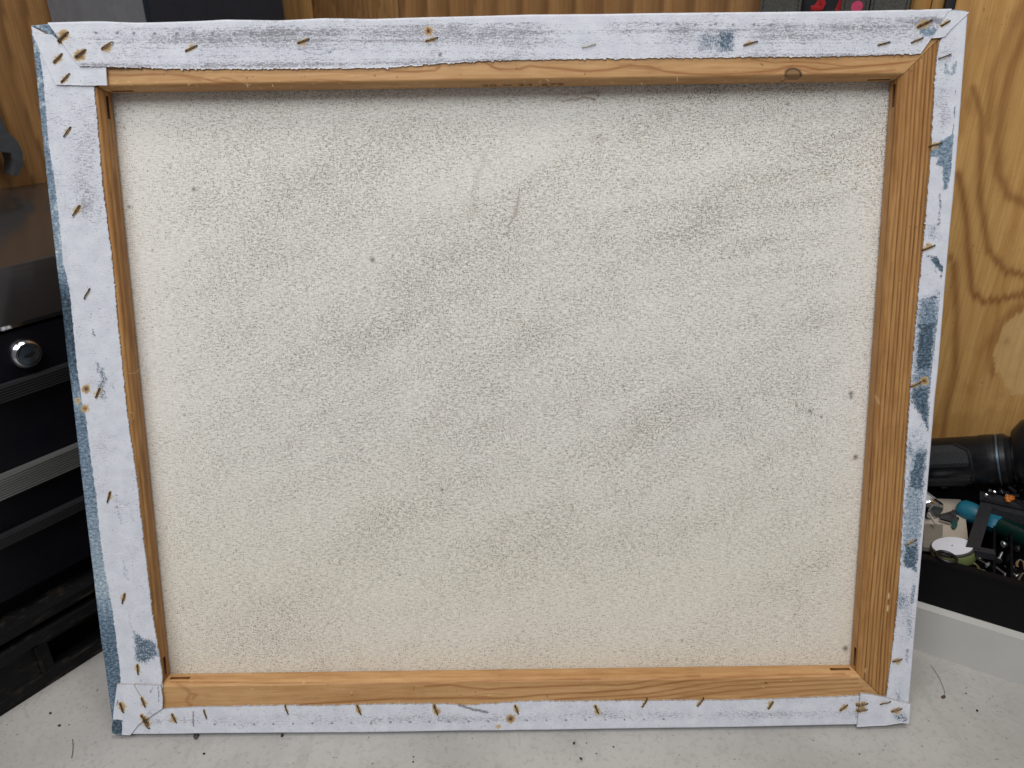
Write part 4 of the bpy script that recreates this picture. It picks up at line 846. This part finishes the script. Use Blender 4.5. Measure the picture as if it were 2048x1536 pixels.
def cloth_strip(name, A, B, role, z=0.0, wrap=False, zA=None, ragged=.00022, res=.00075, tufts=0, seed=1, bulge=True, zfun=None, label=None):
    """A: free edge, B: outer edge (photo points on the back plane). Sheet with real edge thickness; B may wrap round the bar side."""
    Al, Bl = pl([p[0] for p in A], [p[1] for p in A]), pl([p[0] for p in B], [p[1] for p in B])
    Ln = max(np.sum(np.linalg.norm(np.diff(Al, axis=0), axis=1)), np.sum(np.linalg.norm(np.diff(Bl, axis=0), axis=1)))
    nu = max(8, int(Ln / res)); a_, b_ = spline(Al, nu), spline(Bl, nu)
    wd = np.linalg.norm(a_ - b_, axis=1).max(); nv = max(6, int(wd / res))
    if len(A) > 9: 
        for q in (a_, b_):
            for k in (0, 1): q[:, k] = smooth(q[:, k] - np.linspace(q[0, k], q[-1, k], nu), 10) + np.linspace(q[0, k], q[-1, k], nu)
    dirv = b_ - a_; dn = dirv / (np.linalg.norm(dirv, axis=1)[:, None] + 1e-9)
    r = np.random.default_rng(seed); jag = smooth(r.normal(0, 1, nu), 2) * ragged * 1.6 + r.normal(0, 1, nu) * ragged * .5
    for _ in range(tufts):
        i = r.integers(5, nu - 5); jag[i:i + 2] -= r.uniform(.0003, .0007); jag[i + 2:i + 3] += .0003
    env = np.minimum(1, np.minimum(np.arange(nu), nu - 1 - np.arange(nu)) / 4); a_ = a_ + dn * (jag * env)[:, None]
    t = np.linspace(0, 1, nv); XY = a_[:, None] * (1 - t[None, :, None]) + b_[:, None] * t[None, :, None]
    zz = np.full(XY.shape[:2], float(z))
    bl = .0005 * (fbm(XY[..., 0] * 30, XY[..., 1] * 30, seed + 5, 2) - .5) + .00025 * (fbm(XY[..., 0] * 110, XY[..., 1] * 110, seed + 8, 2) - .5)
    if bulge: zz = zz + bl
    if zfun is not None: zz = zz + zfun(XY[..., 0], XY[..., 1])
    P = np.concatenate([XY, zz[..., None]], -1)
    if wrap:
        rad = .0016; cols = []
        for k in range(1, 7):
            an = k / 6 * math.pi / 2; off = rad * math.sin(an); dzz = -rad * (1 - math.cos(an))
            c = b_ + dn * 0; c = np.concatenate([b_ + dn * (off - rad * 0), (zz[:, -1] + dzz)[:, None]], -1); cols.append(c)
        last = cols[-1]
        for zk in (-.004, -.008, -.012, -.0165, -.0182): c = last.copy(); c[:, 2] = zk; c[:, :2] -= dn * (.0004 * (abs(zk) / .018)); cols.append(c)
        P = P.copy(); 
        # pull the flat part in by the radius so that the rounding ends at the outline
        sh = (t ** 6)[None, :, None] * dn[:, None] * rad; P[..., :2] -= sh
        cols = [np.concatenate([c[:, :2] - dn * rad, c[:, 2:]], -1) for c in cols]
        P = np.concatenate([P, np.stack(cols, 1)], 1)
    n1, n2 = P.shape[:2]; idx = np.arange(n1 * n2).reshape(n1, n2)
    f = np.stack([idx[:-1, :-1], idx[1:, :-1], idx[1:, 1:], idx[:-1, 1:]], -1).reshape(-1, 4)
    V = P.reshape(-1, 3)
    # thickness skirt
    if wrap: ring = np.r_[idx[0, ::-1], idx[1:, 0], idx[-1, 1:]]; closed = False
    else: ring = np.r_[idx[0, ::-1], idx[1:, 0], idx[-1, 1:], idx[-2:0:-1, -1], idx[0, -1:]]; closed = False
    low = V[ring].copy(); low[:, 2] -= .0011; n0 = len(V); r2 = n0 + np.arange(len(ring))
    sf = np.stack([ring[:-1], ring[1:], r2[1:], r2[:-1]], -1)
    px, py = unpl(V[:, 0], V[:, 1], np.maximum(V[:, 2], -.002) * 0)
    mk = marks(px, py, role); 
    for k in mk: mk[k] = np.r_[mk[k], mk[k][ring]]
    mk['dirt_and_shade'][n0:] = .6; mk['rust'][n0:] = .42; mk['paint'][n0:] = -.9  # edge shade painted dark on the skirt; tan for frayed cloth
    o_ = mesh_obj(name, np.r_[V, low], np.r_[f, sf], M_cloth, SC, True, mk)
    if label: o_['label'] = label
    return o_
OUT_L = [(60, 50), (76, 200), (91, 350), (101, 438), (111, 526), (123, 622), (133, 716), (144, 800), (165, 984), (183, 1131), (202, 1291), (211, 1350), (226, 1464)]
OUT_R = [(1937, 24), (1922, 226), (1911, 360), (1895, 532), (1877, 750), (1871, 800), (1857, 968), (1846, 1093), (1828, 1297), (1816, 1443)]
OUT_T = [(98, 46), (200, 43), (270, 45), (400, 41), (450, 38), (560, 40), (650, 35), (740, 37), (860, 33), (960, 31), (1060, 28), (1200, 27), (1320, 25), (1500, 23), (1620, 22), (1700, 21), (1800, 19), (1904, 17)]
OUT_B = [(226, 1465), (262, 1469), (500, 1467), (700, 1466), (900, 1463), (1100, 1461), (1250, 1458), (1440, 1456), (1600, 1452), (1700, 1450), (1770, 1449)]
FR_L = [(150, 100), (183, 140), (188, 178), (195, 250), (203, 350), (211, 420), (222, 500), (235, 640), (247, 760), (257, 850), (270, 930), (280, 1020), (292, 1120), (303, 1220), (315, 1290), (323, 1340), (325, 1372), (325, 1400)]
FR_R = [(1889, 74), (1878, 80), (1870, 150), (1862, 300), (1848, 480), (1835, 600), (1822, 760), (1810, 950), (1796, 1200), (1782, 1320), (1772, 1395), (1769, 1410)]
FR_T = [(163, 134), (250, 135), (400, 138), (520, 138), (640, 137), (760, 136), (830, 131), (870, 128), (960, 122), (1100, 119), (1170, 118), (1300, 116), (1400, 115), (1550, 114), (1700, 112), (1760, 110), (1841, 107)]
FR_B = [(300, 1419), (340, 1416), (395, 1413), (470, 1412), (560, 1410), (640, 1411), (750, 1408), (850, 1407), (905, 1408), (928, 1411), (948, 1409), (1050, 1402), (1250, 1401), (1450, 1400), (1550, 1397), (1640, 1394), (1722, 1390)]
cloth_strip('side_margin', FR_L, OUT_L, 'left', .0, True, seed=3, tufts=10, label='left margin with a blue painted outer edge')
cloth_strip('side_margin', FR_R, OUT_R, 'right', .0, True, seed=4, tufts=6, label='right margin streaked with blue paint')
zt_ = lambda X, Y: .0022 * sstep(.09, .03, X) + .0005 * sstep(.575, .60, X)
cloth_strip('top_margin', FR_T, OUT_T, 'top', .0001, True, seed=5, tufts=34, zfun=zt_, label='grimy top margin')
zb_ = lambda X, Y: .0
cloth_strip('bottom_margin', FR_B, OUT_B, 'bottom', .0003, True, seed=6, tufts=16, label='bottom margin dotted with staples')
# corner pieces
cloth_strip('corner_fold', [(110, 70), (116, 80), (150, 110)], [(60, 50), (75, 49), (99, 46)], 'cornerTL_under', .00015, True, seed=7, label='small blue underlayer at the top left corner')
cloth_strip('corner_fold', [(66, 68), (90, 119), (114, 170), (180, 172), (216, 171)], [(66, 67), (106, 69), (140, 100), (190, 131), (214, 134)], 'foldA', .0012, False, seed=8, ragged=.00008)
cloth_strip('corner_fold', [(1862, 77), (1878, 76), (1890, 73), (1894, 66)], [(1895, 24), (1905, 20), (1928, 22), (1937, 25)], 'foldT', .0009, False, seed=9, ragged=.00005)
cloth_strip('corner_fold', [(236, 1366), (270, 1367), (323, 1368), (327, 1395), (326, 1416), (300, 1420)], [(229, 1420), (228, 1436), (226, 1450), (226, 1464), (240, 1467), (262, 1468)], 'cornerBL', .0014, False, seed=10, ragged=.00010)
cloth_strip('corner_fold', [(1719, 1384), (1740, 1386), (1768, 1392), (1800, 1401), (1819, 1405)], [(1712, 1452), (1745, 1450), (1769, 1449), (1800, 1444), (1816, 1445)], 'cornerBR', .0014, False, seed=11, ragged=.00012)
# ---- staples
def staple_material():
    t = NT('rusty_steel', .45, .5, .75); n = t.noise(t.map((900, 900, 900)), 1, 4, .7)
    c = t.ramp(n, [(.36, srgb(140, 136, 128)), (.46, srgb(88, 74, 56)), (.58, srgb(64, 44, 28)), (.8, srgb(30, 20, 15))]); t.col(c); t.rough(t.ramp(n, [(.3, .3), (.7, .85)])); return t.m
M_st = staple_material(); M_st_clean = simple('bright_staple_steel', srgb(190, 185, 172), .3, .5, .95)
bases = []
for k in range(4):
    r = np.random.default_rng(k); h = .0006; pts = [(-.5, 0, -.0016), (-.497, 0, -.0002), (-.46, 0, h), (-.2, r.normal(0, .012), h * 1.15), (.15, r.normal(0, .012), h * 1.1), (.46, 0, h), (.497, 0, -.0002), (.5, 0, -.0016)]
    Lx = .0082; P3 = [(x * Lx, y * Lx, z) for x, y, z in pts]
    bm = tube_bm(P3, .00043, 6, None, .8); o_ = bm_obj('staple', bm, M_st); bases.append(o_.data); bpy.data.objects.remove(o_)
me_clean = bases[0].copy(); me_clean.materials.clear(); me_clean.materials.append(M_st_clean)
for i, (p0_, p1_, k) in enumerate(ST):
    a_, b_ = pl(*p0_), pl(*p1_); c = (a_ + b_) / 2; d = b_ - a_; Ls = np.linalg.norm(d) / .0082
    X, Y = c; zc = .0003 + float(zt_(np.array(X), np.array(Y))) * (Y > .45)
    if (p0_[1] > 1360 and (p0_[0] < 330 or p0_[0] > 1700)): zc = .0016
    if p0_[0] < 240 and p0_[1] < 170: zc = .0025 if p0_[1] < p0_[0] * 1.35 - 60 or p0_[0] > 190 else .0014
    o_ = bpy.data.objects.new('staple', me_clean if k == 0 else bases[i % 4]); link(o_, SC)
    o_.location = (X, Y, zc); o_.rotation_euler = (0, 0, math.atan2(d[1], d[0])); o_.scale = (Ls, 1, 1)
    if k == 0: o_['label'] = 'bright unrusted staple in the top margin'
# ---- loose threads
M_thr = simple('loose_cotton_thread', srgb(176, 156, 122), .9, .1)
def thread(pts, rad=.00016, mat=M_thr, lab=None):
    P3 = []
    for x, y, z in pts: q = pl(x, y, z); P3.append((q[0], q[1], z))
    P3 = spline(P3, 40); 
    for k in range(3): P3[:, k] = smooth(P3[:, k] - np.linspace(P3[0, k], P3[-1, k], 40), 4) + np.linspace(P3[0, k], P3[-1, k], 40)
    o_ = bm_obj('loose_thread', tube_bm(P3, rad, 6), mat, SC)
    if lab: o_['label'] = lab
thread([(244, 741, .0004), (252, 746, .0006), (261, 748, .0006), (269, 746, -.001), (275, 743, -.003), (282, 733, -.005), (284, 724, -.006), (287, 714, -.008)])
thread([(257, 845, .0004), (259, 836, .0004), (257, 828, .0004), (262, 824, .0006), (268, 828, .0004), (266, 838, .0002), (258, 848, .0002)])
thread([(221, 517, .0004), (225, 522, .0006), (228, 526, .0002)], .00016)
thread([(272, 1366, .0014), (268, 1370, .0016), (276, 1384, .0016), (286, 1398, .0016)], .0002)
M_lint = simple('pale_wood_splinter', srgb(222, 198, 150), .8, .1)
for pts in [[(372, 164), (378, 170), (384, 166)], [(376, 172), (380, 164)], [(490, 166), (494, 172), (502, 168)], [(496, 176), (494, 162)], [(544, 169), (547, 174)], [(1283, 165), (1284, 171)], [(1354, 153), (1355, 163)], [(1222, 164), (1226, 166)], [(1093, 158), (1098, 163)]]:
    thread([(x, y, -.0012) for x, y in pts for _ in (0, 1)][:], .00014, M_lint)

# ================================================================== debris on the bench
hr = [hz(x, y, BZ + .0006) for x, y in [(1862, 1331), (1870, 1342), (1878, 1355), (1885, 1370), (1889, 1382), (1890, 1392)]]
o = bm_obj('hair_strand', tube_bm(hr, .00016, 6), simple('dark_hair', srgb(92, 84, 76), .6), None); tag(o, 'thin dark curved hair lying on the bench right of the canvas', 'hair')
o = bm_obj('hair_strand', tube_bm([hz(x, y, BZ + .0006) for x, y in [(145, 1478), (146, 1492), (145, 1506), (143, 1516)]], .00022, 6), simple('dark_hair_left', srgb(92, 84, 76), .6), None); tag(o, 'short dark hair lying on the bench below the left corner of the canvas', 'hair')
def crumb(x, y, r_, col, lab, cat='crumb', seed=0, sc=(1, .7, .45), group=None):
    bm = bmesh.new(); bmesh.ops.create_icosphere(bm, subdivisions=2, radius=r_)
    rr_ = random.Random(seed)
    for v in bm.verts: v.co *= rr_.uniform(.75, 1.2); v.co = Vector((v.co.x * sc[0], v.co.y * sc[1], v.co.z * sc[2]))
    P = hz(x, y, BZ); o_ = bm_obj('crumb', bm, simple('crumb_paint', col, .7), None); o_.location = (P[0], P[1], BZ + r_ * .35); o_.rotation_euler = (0, 0, rr_.uniform(0, 3)); tag(o_, lab, cat, group)
crumb(1886, 1395, .0021, srgb(86, 56, 44), 'red-brown crumb at the lower end of the curved hair', seed=1)
crumb(1954, 1422, .0013, srgb(40, 38, 38), 'black crumb on the bench right of the red-brown one', seed=2)
crumb(393, 1472, .0028, srgb(64, 64, 62), 'dark grey chip by the bottom edge of the canvas near its left corner', 'chip', 3, (1.3, .7, .4))
crumb(564, 1472, .0016, srgb(36, 34, 34), 'small black chip touching the bottom edge of the canvas left of centre', 'chip', 4)
crumb(1148, 1487, .0013, srgb(46, 44, 42), 'black dot-like crumb under the bottom edge near the middle', seed=5)
crumb(1162, 1518, .0013, srgb(46, 44, 42), 'black crumb at the front of the bench near the middle', seed=6)
crumb(101, 1427, .0014, srgb(60, 40, 36), 'brown crumb on the bench between the tool chest and the canvas', seed=7)
crumb(119, 1452, .0014, srgb(84, 52, 46), 'reddish crumb left of the lower left corner of the canvas', seed=8)
crumb(408, 1508, .0012, srgb(40, 34, 32), 'black crumb at the front of the bench left of centre', seed=9)
